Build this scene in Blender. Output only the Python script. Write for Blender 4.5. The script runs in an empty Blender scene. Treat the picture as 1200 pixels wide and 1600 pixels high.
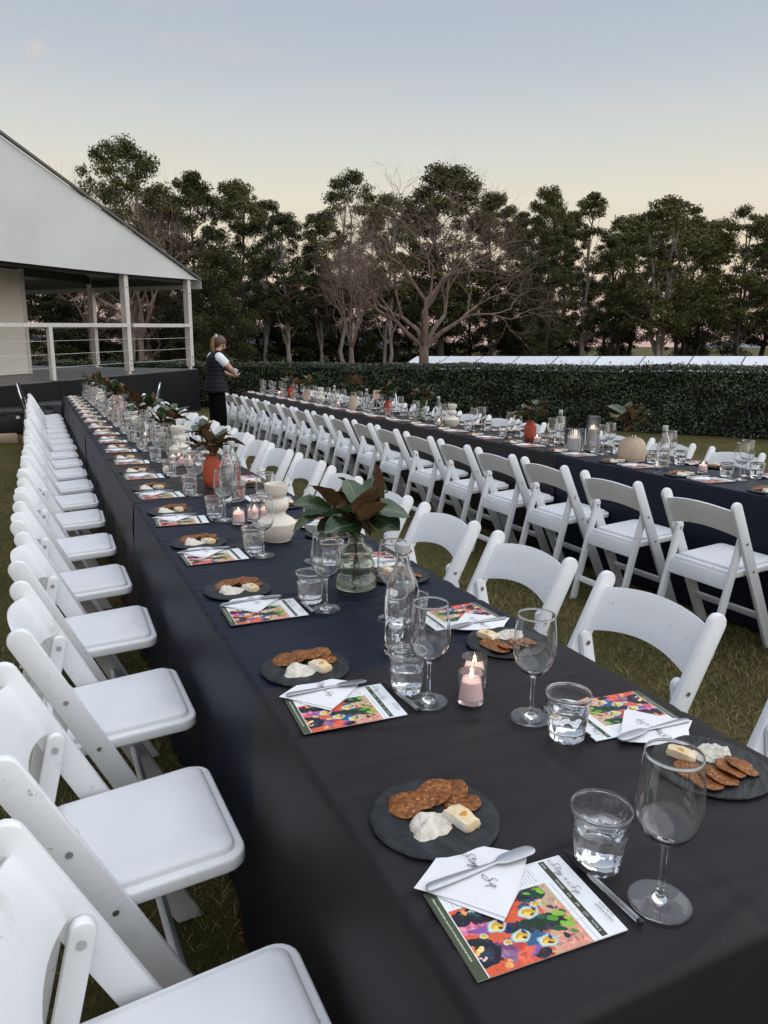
import bpy, bmesh, math, random
import numpy as np
from mathutils import Vector, Matrix, Euler
R = math.radians
S = bpy.context.scene
C = bpy.context.collection
random.seed(7)

# ------------------------------------------------------------------ camera
CAM = Vector((-0.3714, 0.0, 1.4435))
F_PX, PITCH, YAW, ROLL = 1136.1, 0.21424, 0.44224, 0.0092
fw = Vector((math.sin(YAW)*math.cos(PITCH), math.cos(YAW)*math.cos(PITCH), -math.sin(PITCH)))
rt = Vector((math.cos(YAW), -math.sin(YAW), 0)); up = rt.cross(fw)
r2 = math.cos(ROLL)*rt + math.sin(ROLL)*up; u2 = -math.sin(ROLL)*rt + math.cos(ROLL)*up
cd = bpy.data.cameras.new('camera'); cam = bpy.data.objects.new('camera', cd); C.objects.link(cam)
cd.sensor_fit = 'VERTICAL'; cd.sensor_height = 24.0; cd.lens = F_PX/1600*24.0
cd.clip_start = 0.05; cd.clip_end = 6000
M = Matrix((r2, u2, -fw)).transposed().to_4x4(); M.translation = CAM
cam.matrix_world = M
S.camera = cam
cd.dof.use_dof = False

def at(x, y, depth):
    return CAM + (fw + r2*((x-600)/F_PX) + u2*((800-y)/F_PX))*depth

# ------------------------------------------------------------------ world (dusk sky, afterglow)
W = bpy.data.worlds.new('World'); S.world = W; W.use_nodes = True
nt = W.node_tree; nt.nodes.clear()
def N(t, typ, **kw):
    n = t.nodes.new(typ)
    for k, v in kw.items(): setattr(n, k, v)
    return n
def srgb(r, g, b):
    f = lambda c: (c/255/12.92) if c/255 <= 0.04045 else ((c/255+0.055)/1.055)**2.4
    return (f(r), f(g), f(b), 1)
wo = N(nt, 'ShaderNodeOutputWorld'); bg = N(nt, 'ShaderNodeBackground'); tc = N(nt, 'ShaderNodeTexCoord')
sx = N(nt, 'ShaderNodeSeparateXYZ'); rp = N(nt, 'ShaderNodeValToRGB')
nt.links.new(tc.outputs['Generated'], sx.inputs[0]); nt.links.new(sx.outputs['Z'], rp.inputs[0])
el = rp.color_ramp.elements
stops = [(0.0, srgb(206,172,170)), (0.05, srgb(222,192,180)), (0.11, srgb(232,216,190)), (0.19, srgb(229,224,207)),
         (0.26, srgb(210,214,211)), (0.33, srgb(190,199,208)), (0.42, srgb(172,184,200)), (0.7, srgb(156,171,194)), (1.0, srgb(148,164,190))]
el[0].position, el[0].color = stops[0]; el[1].position, el[1].color = stops[-1]
for p_, c_ in stops[1:-1]:
    e_ = el.new(p_); e_.color = c_
# thin dusk cloud streaks
mp = N(nt, 'ShaderNodeMapping'); mp.inputs['Scale'].default_value = (2.2, 2.2, 24)
nz = N(nt, 'ShaderNodeTexNoise'); nz.inputs['Scale'].default_value = 1.6; nz.inputs['Detail'].default_value = 4
cr = N(nt, 'ShaderNodeValToRGB'); cr.color_ramp.elements[0].position = 0.52; cr.color_ramp.elements[1].position = 0.8
cr.color_ramp.elements[1].color = (0.22, 0.22, 0.22, 1)
mx = N(nt, 'ShaderNodeMix', data_type='RGBA')
nt.links.new(tc.outputs['Generated'], mp.inputs[0]); nt.links.new(mp.outputs[0], nz.inputs['Vector'])
nt.links.new(nz.outputs['Fac'], cr.inputs[0]); nt.links.new(cr.outputs[0], mx.inputs['Factor'])
nt.links.new(rp.outputs[0], mx.inputs['A']); mx.inputs['B'].default_value = srgb(226,204,192)
last = mx.outputs['Result']
for (px, py, lim) in ((57, 70, 0.0155), (502, 273, 0.026)):       # two small afterglow clouds
    d = (at(px, py, 1) - CAM).normalized()
    sub = N(nt, 'ShaderNodeVectorMath', operation='SUBTRACT'); sub.inputs[1].default_value = d
    sc = N(nt, 'ShaderNodeVectorMath', operation='MULTIPLY'); sc.inputs[1].default_value = (1, 1, 1 if py < 100 else 4)
    ln = N(nt, 'ShaderNodeVectorMath', operation='LENGTH')
    n2 = N(nt, 'ShaderNodeTexNoise'); n2.inputs['Scale'].default_value = 75; n2.inputs['Detail'].default_value = 6
    ma = N(nt, 'ShaderNodeMath', operation='MULTIPLY_ADD'); ma.inputs[1].default_value = lim*3.0; 
    mr = N(nt, 'ShaderNodeMapRange'); mr.inputs['From Min'].default_value = lim*2.4; mr.inputs['From Max'].default_value = lim*1.3
    mr.inputs['To Max'].default_value = 0.36
    m2 = N(nt, 'ShaderNodeMix', data_type='RGBA'); m2.inputs['B'].default_value = srgb(236,212,196)
    nt.links.new(tc.outputs['Generated'], sub.inputs[0]); nt.links.new(sub.outputs[0], sc.inputs[0]); nt.links.new(sc.outputs[0], ln.inputs[0])
    nt.links.new(tc.outputs['Generated'], n2.inputs['Vector']); nt.links.new(n2.outputs['Fac'], ma.inputs[0]); nt.links.new(ln.outputs['Value'], ma.inputs[2])
    nt.links.new(ma.outputs[0], mr.inputs['Value']); nt.links.new(mr.outputs[0], m2.inputs['Factor']); nt.links.new(last, m2.inputs['A'])
    last = m2.outputs['Result']
nt.links.new(last, bg.inputs['Color']); bg.inputs['Strength'].default_value = 1.0
nt.links.new(bg.outputs[0], wo.inputs[0])

# afterglow behind and to the right of the camera: a weak, very wide lamp
sl = bpy.data.lights.new('sun', 'SUN'); sl.energy = 2.7; sl.angle = R(120); sl.color = (1.0, 0.995, 0.985)
so = bpy.data.objects.new('sun', sl); C.objects.link(so)
so.rotation_euler = Vector((-0.46, 0.44, -0.90)).to_track_quat('-Z', 'Y').to_euler()

S.view_settings.view_transform = 'Standard'; S.view_settings.look = 'None'
S.view_settings.exposure = 0.0; S.view_settings.gamma = 1.0; S.view_settings.use_curve_mapping = False
S.render.engine = 'CYCLES'
cy = S.cycles
cy.use_denoising = True
try: cy.denoiser = 'OPENIMAGEDENOISE'
except Exception: pass
cy.max_bounces = 14; cy.transmission_bounces = 14; cy.glossy_bounces = 6; cy.diffuse_bounces = 3; cy.transparent_max_bounces = 12
cy.caustics_reflective = False; cy.caustics_refractive = True; cy.blur_glossy = 0.0
cy.sample_clamp_indirect = 4.0; cy.use_adaptive_sampling = True; cy.adaptive_threshold = 0.012

# ------------------------------------------------------------------ materials
MAT = {}
def principled(name):
    m = bpy.data.materials.new(name); m.use_nodes = True; MAT[name] = m
    return m, m.node_tree, m.node_tree.nodes['Principled BSDF']
def mk(name, c1, c2=None, rough=0.5, scale=8.0, detail=5.0, lo=0.35, hi=0.65, bump=0.0, bscale=None, spec=0.5, coord='Object',
       metal=0.0, stretch=(1,1,1), rvar=0.0, sheen=0.0, objvar=0.0, bdist=0.01):
    m, t, b = principled(name)
    b.inputs['Roughness'].default_value = rough; b.inputs['Metallic'].default_value = metal
    b.inputs['Specular IOR Level'].default_value = spec
    if sheen:
        b.inputs['Sheen Weight'].default_value = sheen; b.inputs['Sheen Roughness'].default_value = 0.4
    c1 = tuple(c1) + (1,)
    tcn = N(t, 'ShaderNodeTexCoord'); mpn = N(t, 'ShaderNodeMapping'); mpn.inputs['Scale'].default_value = stretch
    t.links.new(tcn.outputs[coord], mpn.inputs[0])
    out = None
    if c2 is not None:
        no = N(t, 'ShaderNodeTexNoise'); no.inputs['Scale'].default_value = scale; no.inputs['Detail'].default_value = detail
        t.links.new(mpn.outputs[0], no.inputs['Vector'])
        ra = N(t, 'ShaderNodeValToRGB'); ra.color_ramp.elements[0].position = lo; ra.color_ramp.elements[1].position = hi
        ra.color_ramp.elements[0].color = c1; ra.color_ramp.elements[1].color = tuple(c2) + (1,)
        t.links.new(no.outputs['Fac'], ra.inputs[0]); out = ra.outputs[0]
        if rvar:
            mrn = N(t, 'ShaderNodeMapRange'); mrn.inputs['To Min'].default_value = rough - rvar; mrn.inputs['To Max'].default_value = rough + rvar
            t.links.new(no.outputs['Fac'], mrn.inputs['Value']); t.links.new(mrn.outputs[0], b.inputs['Roughness'])
    else:
        b.inputs['Base Color'].default_value = c1
    if objvar:
        oi = N(t, 'ShaderNodeObjectInfo'); hs = N(t, 'ShaderNodeHueSaturation')
        mv = N(t, 'ShaderNodeMapRange'); mv.inputs['To Min'].default_value = 1 - objvar; mv.inputs['To Max'].default_value = 1 + objvar
        t.links.new(oi.outputs['Random'], mv.inputs['Value']); t.links.new(mv.outputs[0], hs.inputs['Value'])
        if out: t.links.new(out, hs.inputs['Color'])
        else: hs.inputs['Color'].default_value = c1
        out = hs.outputs[0]
    if out: t.links.new(out, b.inputs['Base Color'])
    if bump:
        nb = N(t, 'ShaderNodeTexNoise'); nb.inputs['Scale'].default_value = bscale or scale*4; nb.inputs['Detail'].default_value = 6
        bp = N(t, 'ShaderNodeBump'); bp.inputs['Strength'].default_value = bump; bp.inputs['Distance'].default_value = bdist
        t.links.new(mpn.outputs[0], nb.inputs['Vector']); t.links.new(nb.outputs['Fac'], bp.inputs['Height']); t.links.new(bp.outputs[0], b.inputs['Normal'])
    return m
def glass(name, col=(1,1,1), ior=1.47, rough=0.0, haze=0.0):
    m, t, b = principled(name)
    b.inputs['Base Color'].default_value = tuple(col) + (1,); b.inputs['Roughness'].default_value = rough
    b.inputs['IOR'].default_value = ior; b.inputs['Transmission Weight'].default_value = 1.0
    if haze:                                                      # pale diffuse film: dust and smears, plus painted-in hazy sky highlights
        o = [q for q in t.nodes if q.type == 'OUTPUT_MATERIAL'][0]; df = N(t, 'ShaderNodeBsdfDiffuse'); ms = N(t, 'ShaderNodeMixShader')
        df.inputs[0].default_value = (0.85, 0.88, 0.92, 1)
        no = N(t, 'ShaderNodeTexNoise'); no.inputs['Scale'].default_value = 22; no.inputs['Detail'].default_value = 4; tcn = N(t, 'ShaderNodeTexCoord'); t.links.new(tcn.outputs['Object'], no.inputs['Vector'])
        mr = N(t, 'ShaderNodeMapRange'); mr.inputs['From Min'].default_value = 0.35; mr.inputs['From Max'].default_value = 0.7
        mr.inputs['To Min'].default_value = haze*0.4; mr.inputs['To Max'].default_value = haze*1.8
        t.links.new(no.outputs['Fac'], mr.inputs['Value']); t.links.new(mr.outputs[0], ms.inputs[0])
        t.links.new(b.outputs[0], ms.inputs[1]); t.links.new(df.outputs[0], ms.inputs[2]); t.links.new(ms.outputs[0], o.inputs['Surface'])
    return m
def emit(name, col, strength):
    m = bpy.data.materials.new(name); m.use_nodes = True; t = m.node_tree; t.nodes.clear(); MAT[name] = m
    o = N(t, 'ShaderNodeOutputMaterial'); e = N(t, 'ShaderNodeEmission'); e.inputs[0].default_value = tuple(col) + (1,); e.inputs[1].default_value = strength
    t.links.new(e.outputs[0], o.inputs[0]); return m

# white resin with scuffs and grime in patches
m, t, b = principled('resin')
b.inputs['Roughness'].default_value = 0.42
tcn = N(t, 'ShaderNodeTexCoord'); oi = N(t, 'ShaderNodeObjectInfo')
ad = N(t, 'ShaderNodeVectorMath', operation='ADD'); t.links.new(tcn.outputs['Object'], ad.inputs[0])
cx_ = N(t, 'ShaderNodeCombineXYZ'); mul = N(t, 'ShaderNodeMath', operation='MULTIPLY'); mul.inputs[1].default_value = 37.0
t.links.new(oi.outputs['Random'], mul.inputs[0])
for i in range(3): t.links.new(mul.outputs[0], cx_.inputs[i])
t.links.new(cx_.outputs[0], ad.inputs[1])
n1 = N(t, 'ShaderNodeTexNoise'); n1.inputs['Scale'].default_value = 9; n1.inputs['Detail'].default_value = 8; n1.inputs['Roughness'].default_value = 0.68
n2 = N(t, 'ShaderNodeTexNoise'); n2.inputs['Scale'].default_value = 60; n2.inputs['Detail'].default_value = 4
t.links.new(ad.outputs[0], n1.inputs['Vector']); t.links.new(ad.outputs[0], n2.inputs['Vector'])
r1 = N(t, 'ShaderNodeValToRGB'); r1.color_ramp.elements[0].position = 0.59; r1.color_ramp.elements[1].position = 0.86
r1.color_ramp.elements[0].color = (0.80, 0.81, 0.82, 1); r1.color_ramp.elements[1].color = (0.50, 0.46, 0.40, 1)
t.links.new(n1.outputs['Fac'], r1.inputs[0])
r2_ = N(t, 'ShaderNodeValToRGB'); r2_.color_ramp.elements[0].position = 0.70; r2_.color_ramp.elements[1].position = 0.74
r2_.color_ramp.elements[0].color = (1, 1, 1, 1); r2_.color_ramp.elements[1].color = (0.62, 0.58, 0.52, 1)
t.links.new(n2.outputs['Fac'], r2_.inputs[0])
mm = N(t, 'ShaderNodeMix', data_type='RGBA', blend_type='MULTIPLY'); mm.inputs['Factor'].default_value = 1
t.links.new(r1.outputs[0], mm.inputs['A']); t.links.new(r2_.outputs[0], mm.inputs['B']); t.links.new(mm.outputs['Result'], b.inputs['Base Color'])
bp = N(t, 'ShaderNodeBump'); bp.inputs['Strength'].default_value = 0.12; bp.inputs['Distance'].default_value = 0.004
t.links.new(n2.outputs['Fac'], bp.inputs['Height']); t.links.new(bp.outputs[0], b.inputs['Normal'])

mk('pad', (0.80,0.81,0.83), (0.74,0.75,0.77), rough=0.45, scale=5, bump=0.12, bscale=9, bdist=0.012, objvar=0.03)
mk('steel', (0.60,0.58,0.55), rough=0.35, metal=1.0)
mk('chrome', (0.75,0.77,0.8), rough=0.15, metal=1.0)
mk('cutlery', (0.55,0.56,0.58), (0.48,0.49,0.51), rough=0.34, metal=1.0, scale=14, rvar=0.06)
mk('cloth_charcoal', (0.0172,0.0148,0.0165), (0.0205,0.0178,0.0196), rough=0.50, scale=3.0, bump=0.05, bscale=900, bdist=0.001, spec=0.16)
mk('cloth_navy', (0.0082,0.0112,0.0225), (0.0105,0.0138,0.0265), rough=0.50, scale=3.0, bump=0.05, bscale=900, bdist=0.001, spec=0.16)
mk('slate', (0.009,0.0105,0.0125), (0.036,0.040,0.045), rough=0.55, scale=22, detail=10, bump=0.9, bscale=38, bdist=0.006, stretch=(1,2.6,1), spec=0.4, lo=0.46, hi=0.80)
m = mk('cracker', (0.13,0.036,0.007), (0.34,0.125,0.028), rough=0.45, scale=110, detail=6, bump=0.9, bscale=180, bdist=0.003, spec=0.3, objvar=0.12)
t = m.node_tree; b = t.nodes['Principled BSDF']                      # pale seeds and dark fruit in the crackers
src = b.inputs['Base Color'].links[0].from_socket
for (scl, thr, col) in ((120, 0.13, (0.60,0.40,0.22)), (150, 0.17, (0.045,0.015,0.008))):
    vo = N(t, 'ShaderNodeTexVoronoi'); vo.inputs['Scale'].default_value = scl; vo.inputs['Randomness'].default_value = 1
    tcn = N(t, 'ShaderNodeTexCoord'); mpn = N(t, 'ShaderNodeMapping'); mpn.inputs['Scale'].default_value = (1, 0.6, 1); mpn.inputs['Location'].default_value = (scl, 0, 0)
    t.links.new(tcn.outputs['Object'], mpn.inputs[0]); t.links.new(mpn.outputs[0], vo.inputs['Vector'])
    gt = N(t, 'ShaderNodeMath', operation='LESS_THAN'); gt.inputs[1].default_value = thr; t.links.new(vo.outputs['Distance'], gt.inputs[0])
    mi = N(t, 'ShaderNodeMix', data_type='RGBA'); mi.inputs['B'].default_value = col + (1,)
    t.links.new(gt.outputs[0], mi.inputs['Factor']); t.links.new(src, mi.inputs['A']); src = mi.outputs['Result']
t.links.new(src, b.inputs['Base Color'])
m = mk('goat_cheese', (0.78,0.74,0.66), (0.66,0.60,0.49), rough=0.6, scale=80, bump=1.0, bscale=170, bdist=0.006)
m = mk('brie', (0.72,0.55,0.30), (0.78,0.66,0.44), rough=0.5, scale=70, bump=0.3, bscale=140, bdist=0.002)
mk('rind', (0.83,0.80,0.74), (0.74,0.70,0.62), rough=0.8, scale=120, bump=0.5, bscale=200, bdist=0.002)
mk('honey', (0.58,0.27,0.035), rough=0.12)
mk('paper', (0.80,0.80,0.81), (0.76,0.76,0.78), rough=0.85, scale=30, bump=0.15, bscale=90, bdist=0.002, spec=0.2)
mk('ink', (0.012,0.012,0.016), rough=0.6)
mk('ink_light', (0.8,0.8,0.78), rough=0.6)
mk('card_edge', (0.72,0.71,0.68), rough=0.8)
mk('pen_black', (0.012,0.012,0.013), rough=0.28)
glass('pen_clear', (0.93,0.94,0.95), 1.3, haze=0.22)
glass('clear_glass', (0.995,0.998,0.998), 1.46, haze=0.007)
glass('votive_glass', (0.99,0.98,0.98), 1.40, haze=0.045)
glass('water', (0.985,0.995,1.0), 1.333)
glass('green_glass', (0.74,0.78,0.68), 1.42, haze=0.02)
glass('smoke_glass', (0.70,0.71,0.74), 1.30, 0.0, haze=0.012)
mk('cap_grey', (0.52,0.53,0.54), (0.46,0.47,0.48), rough=0.42, scale=40, metal=0.35)
mk('ceramic_cream', (0.70,0.65,0.57), (0.65,0.60,0.52), rough=0.75, scale=30, bump=0.3, bscale=150, bdist=0.002)
mk('ceramic_tan', (0.56,0.44,0.33), (0.50,0.39,0.29), rough=0.85, scale=25, bump=0.3, bscale=180, bdist=0.002)
mk('terracotta', (0.42,0.075,0.032), (0.36,0.060,0.026), rough=0.7, scale=22, bump=0.35, bscale=160, bdist=0.002)
m, t, b = principled('wax'); b.inputs['Base Color'].default_value = (0.80,0.56,0.55,1); b.inputs['Roughness'].default_value = 0.5
b.inputs['Subsurface Weight'].default_value = 0.6; b.inputs['Subsurface Radius'].default_value = (0.02,0.010,0.008); b.inputs['Subsurface Scale'].default_value = 0.8
m, t, b = principled('wax_white'); b.inputs['Base Color'].default_value = (0.78,0.72,0.68,1); b.inputs['Roughness'].default_value = 0.5
mk('wick', (0.02,0.015,0.012), rough=0.9)
emit('flame', (1.0,0.42,0.09), 9.0); emit('flame_core', (1.0,0.78,0.40), 14.0)
mk('stem', (0.035,0.028,0.016), (0.06,0.055,0.02), rough=0.7, scale=60)
# magnolia leaf: glossy green above, rusty felt below
m, t, b = principled('magnolia')
ge = N(t, 'ShaderNodeNewGeometry'); oi = N(t, 'ShaderNodeObjectInfo')
ra = N(t, 'ShaderNodeValToRGB'); ra.color_ramp.elements[0].color = (0.012,0.030,0.012,1); ra.color_ramp.elements[1].color = (0.042,0.082,0.026,1)
rb = N(t, 'ShaderNodeValToRGB'); rb.color_ramp.elements[0].color = (0.10,0.042,0.016,1); rb.color_ramp.elements[1].color = (0.19,0.105,0.040,1)
t.links.new(oi.outputs['Random'], ra.inputs[0]); t.links.new(oi.outputs['Random'], rb.inputs[0])
mi = N(t, 'ShaderNodeMix', data_type='RGBA'); t.links.new(ge.outputs['Backfacing'], mi.inputs['Factor'])
t.links.new(ra.outputs[0], mi.inputs['A']); t.links.new(rb.outputs[0], mi.inputs['B'])
tcn = N(t, 'ShaderNodeTexCoord'); sp = N(t, 'ShaderNodeSeparateXYZ'); t.links.new(tcn.outputs['Object'], sp.inputs[0])
ab = N(t, 'ShaderNodeMath', operation='ABSOLUTE'); t.links.new(sp.outputs['X'], ab.inputs[0])
lt = N(t, 'ShaderNodeMath', operation='LESS_THAN'); lt.inputs[1].default_value = 0.0011; t.links.new(ab.outputs[0], lt.inputs[0])
mv = N(t, 'ShaderNodeMix', data_type='RGBA'); mv.inputs['B'].default_value = (0.13,0.14,0.06,1); t.links.new(lt.outputs[0], mv.inputs['Factor']); t.links.new(mi.outputs['Result'], mv.inputs['A'])
t.links.new(mv.outputs['Result'], b.inputs['Base Color'])
mrn = N(t, 'ShaderNodeMapRange'); mrn.inputs['To Min'].default_value = 0.30; mrn.inputs['To Max'].default_value = 0.85
t.links.new(ge.outputs['Backfacing'], mrn.inputs['Value']); t.links.new(mrn.outputs[0], b.inputs['Roughness'])
# side veins
wv = N(t, 'ShaderNodeTexWave'); wv.inputs['Scale'].default_value = 42; wv.inputs['Distortion'].default_value = 1.0; wv.bands_direction = 'DIAGONAL'
bp = N(t, 'ShaderNodeBump'); bp.inputs['Strength'].default_value = 0.12; bp.inputs['Distance'].default_value = 0.002
t.links.new(tcn.outputs['Object'], wv.inputs['Vector']); t.links.new(wv.outputs['Fac'], bp.inputs['Height']); t.links.new(bp.outputs[0], b.inputs['Normal'])

mk('marquee_white', (0.60,0.605,0.61), (0.54,0.545,0.55), rough=0.6, scale=0.9, bump=0.1, bscale=3, bdist=0.02)
mk('marquee_wall', (0.78,0.74,0.66), (0.74,0.70,0.62), rough=0.7, scale=1.2)
mk('alloy', (0.62,0.60,0.57), (0.52,0.50,0.47), rough=0.5, metal=0.15, scale=6, stretch=(4,4,0.6))
mk('keder', (0.10,0.10,0.10), rough=0.6)
mk('beam_dark', (0.05,0.05,0.05), rough=0.6)
mk('stage_black', (0.006,0.0065,0.008), (0.010,0.0105,0.0125), rough=0.6, scale=1.3, bump=0.08, bscale=5, bdist=0.01, spec=0.2)
mk('stage_floor', (0.085,0.085,0.085), (0.16,0.16,0.16), rough=0.42, scale=1.6, stretch=(1,3,1), rvar=0.08)
mk('tub_black', (0.014,0.017,0.019), (0.020,0.023,0.025), rough=0.45, scale=20)
mk('sticker', (0.72,0.71,0.66), rough=0.7)
mk('sandstone', (0.42,0.32,0.22), (0.30,0.22,0.15), rough=0.9, scale=14, bump=0.6, bscale=40)
mk('canvas_white', (0.76,0.78,0.82), (0.70,0.72,0.76), rough=0.7, scale=0.8)
mk('bark_pale', (0.34,0.30,0.265), (0.18,0.15,0.125), rough=0.9, scale=3, stretch=(3,3,0.5), bump=0.5, bscale=10)
mk('bark_dark', (0.085,0.072,0.058), (0.045,0.038,0.03), rough=0.95, scale=4, stretch=(3,3,0.4), bump=0.5, bscale=10)
mk('bark_bare', (0.22,0.155,0.130), (0.13,0.088,0.072), rough=0.95, scale=3, stretch=(2,2,0.5))
def foliage(name, c1, c2, scale, rough=0.55, spec=0.12):
    m, t, b = principled(name)
    g = N(t, 'ShaderNodeNewGeometry'); n = N(t, 'ShaderNodeTexNoise'); n.inputs['Scale'].default_value = scale; n.inputs['Detail'].default_value = 3
    tcn = N(t, 'ShaderNodeTexCoord'); t.links.new(tcn.outputs['Object'], n.inputs['Vector'])
    w = N(t, 'ShaderNodeTexWhiteNoise'); vm = N(t, 'ShaderNodeMath', operation='MULTIPLY_ADD'); vm.inputs[1].default_value = 0.45
    t.links.new(g.outputs['Random Per Island'], vm.inputs[0]); t.links.new(n.outputs['Fac'], vm.inputs[2])
    ra = N(t, 'ShaderNodeValToRGB'); ra.color_ramp.elements[0].position = 0.45; ra.color_ramp.elements[1].position = 1.0
    ra.color_ramp.elements[0].color = tuple(c1) + (1,); ra.color_ramp.elements[1].color = tuple(c2) + (1,)
    t.links.new(vm.outputs[0], ra.inputs[0]); t.links.new(ra.outputs[0], b.inputs['Base Color'])
    b.inputs['Roughness'].default_value = rough; b.inputs['Specular IOR Level'].default_value = spec
    return m
foliage('gum_olive', (0.056,0.062,0.022), (0.142,0.140,0.058), 0.35)
foliage('gum_dark', (0.034,0.041,0.016), (0.090,0.092,0.040), 0.35)
foliage('gum_bright', (0.066,0.072,0.025), (0.165,0.158,0.064), 0.35)
foliage('hedge_leaf', (0.012,0.022,0.009), (0.075,0.100,0.048), 1.6, 0.33, 0.4)
foliage('hedge_red', (0.10,0.035,0.018), (0.22,0.075,0.035), 2.0, 0.45)
foliage('scrub', (0.060,0.052,0.034), (0.12,0.10,0.07), 0.6, 0.8)
foliage('grass_blade', (0.065,0.072,0.018), (0.30,0.235,0.12), 0.9, 0.8)
mk('hedge_shade_core', (0.006,0.008,0.005), rough=1.0)
mk('skin', (0.52,0.30,0.22), rough=0.5)
mk('hair', (0.055,0.030,0.016), (0.10,0.058,0.030), rough=0.5, scale=40, stretch=(3,3,0.3))
mk('hair_blonde', (0.22,0.125,0.058), (0.12,0.066,0.032), rough=0.5, scale=40, stretch=(3,3,0.3))
mk('vest', (0.005,0.006,0.010), (0.008,0.009,0.014), rough=0.6, scale=10, spec=0.2)
mk('trousers', (0.003,0.003,0.0035), rough=0.9, spec=0.1)
mk('tshirt', (0.72,0.75,0.82), rough=0.8)
mk('pink_card', (0.72,0.40,0.34), (0.70,0.44,0.38), rough=0.7, scale=30)
mk('hill_haze', (0.16,0.19,0.24), (0.13,0.16,0.20), rough=1.0, scale=0.01)  # blue-grey base colour paints in the haze of distance

# lawn: worn winter turf
m, t, b = principled('lawn'); b.inputs['Roughness'].default_value = 0.95; b.inputs['Specular IOR Level'].default_value = 0.15
g = N(t, 'ShaderNodeNewGeometry')
def nzn(sc_, de=4, ro=0.6):
    n = N(t, 'ShaderNodeTexNoise'); n.inputs['Scale'].default_value = sc_; n.inputs['Detail'].default_value = de; n.inputs['Roughness'].default_value = ro
    t.links.new(g.outputs['Position'], n.inputs['Vector']); return n
na, nb, nc = nzn(0.9), nzn(7, 6, 0.7), nzn(90, 5, 0.75)
ra = N(t, 'ShaderNodeValToRGB'); ra.color_ramp.elements[0].position = 0.36; ra.color_ramp.elements[1].position = 0.66
ra.color_ramp.elements[0].color = (0.056,0.066,0.017,1); ra.color_ramp.elements[1].color = (0.150,0.122,0.050,1)
mxn = N(t, 'ShaderNodeMath', operation='MULTIPLY_ADD'); mxn.inputs[1].default_value = 0.55
hm = N(t, 'ShaderNodeMath', operation='MULTIPLY'); hm.inputs[1].default_value = 0.45
t.links.new(na.outputs['Fac'], hm.inputs[0]); t.links.new(nb.outputs['Fac'], mxn.inputs[0]); t.links.new(hm.outputs[0], mxn.inputs[2])
t.links.new(mxn.outputs[0], ra.inputs[0])
rc = N(t, 'ShaderNodeValToRGB'); rc.color_ramp.elements[0].position = 0.3; rc.color_ramp.elements[1].position = 0.75
rc.color_ramp.elements[0].color = (0.45,0.45,0.45,1); rc.color_ramp.elements[1].color = (1.45,1.4,1.3,1)
t.links.new(nc.outputs['Fac'], rc.inputs[0])
ml = N(t, 'ShaderNodeMix', data_type='RGBA', blend_type='MULTIPLY'); ml.inputs['Factor'].default_value = 1
t.links.new(ra.outputs[0], ml.inputs['A']); t.links.new(rc.outputs[0], ml.inputs['B']); t.links.new(ml.outputs['Result'], b.inputs['Base Color'])
bp = N(t, 'ShaderNodeBump'); bp.inputs['Strength'].default_value = 0.9; bp.inputs['Distance'].default_value = 0.02
t.links.new(nc.outputs['Fac'], bp.inputs['Height']); t.links.new(bp.outputs[0], b.inputs['Normal'])
# printed card
m, t, b = principled('print'); b.inputs['Roughness'].default_value = 0.45; b.inputs['Specular IOR Level'].default_value = 0.3
a = N(t, 'ShaderNodeAttribute'); a.attribute_name = 'Col'; t.links.new(a.outputs['Color'], b.inputs['Base Color'])
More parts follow.
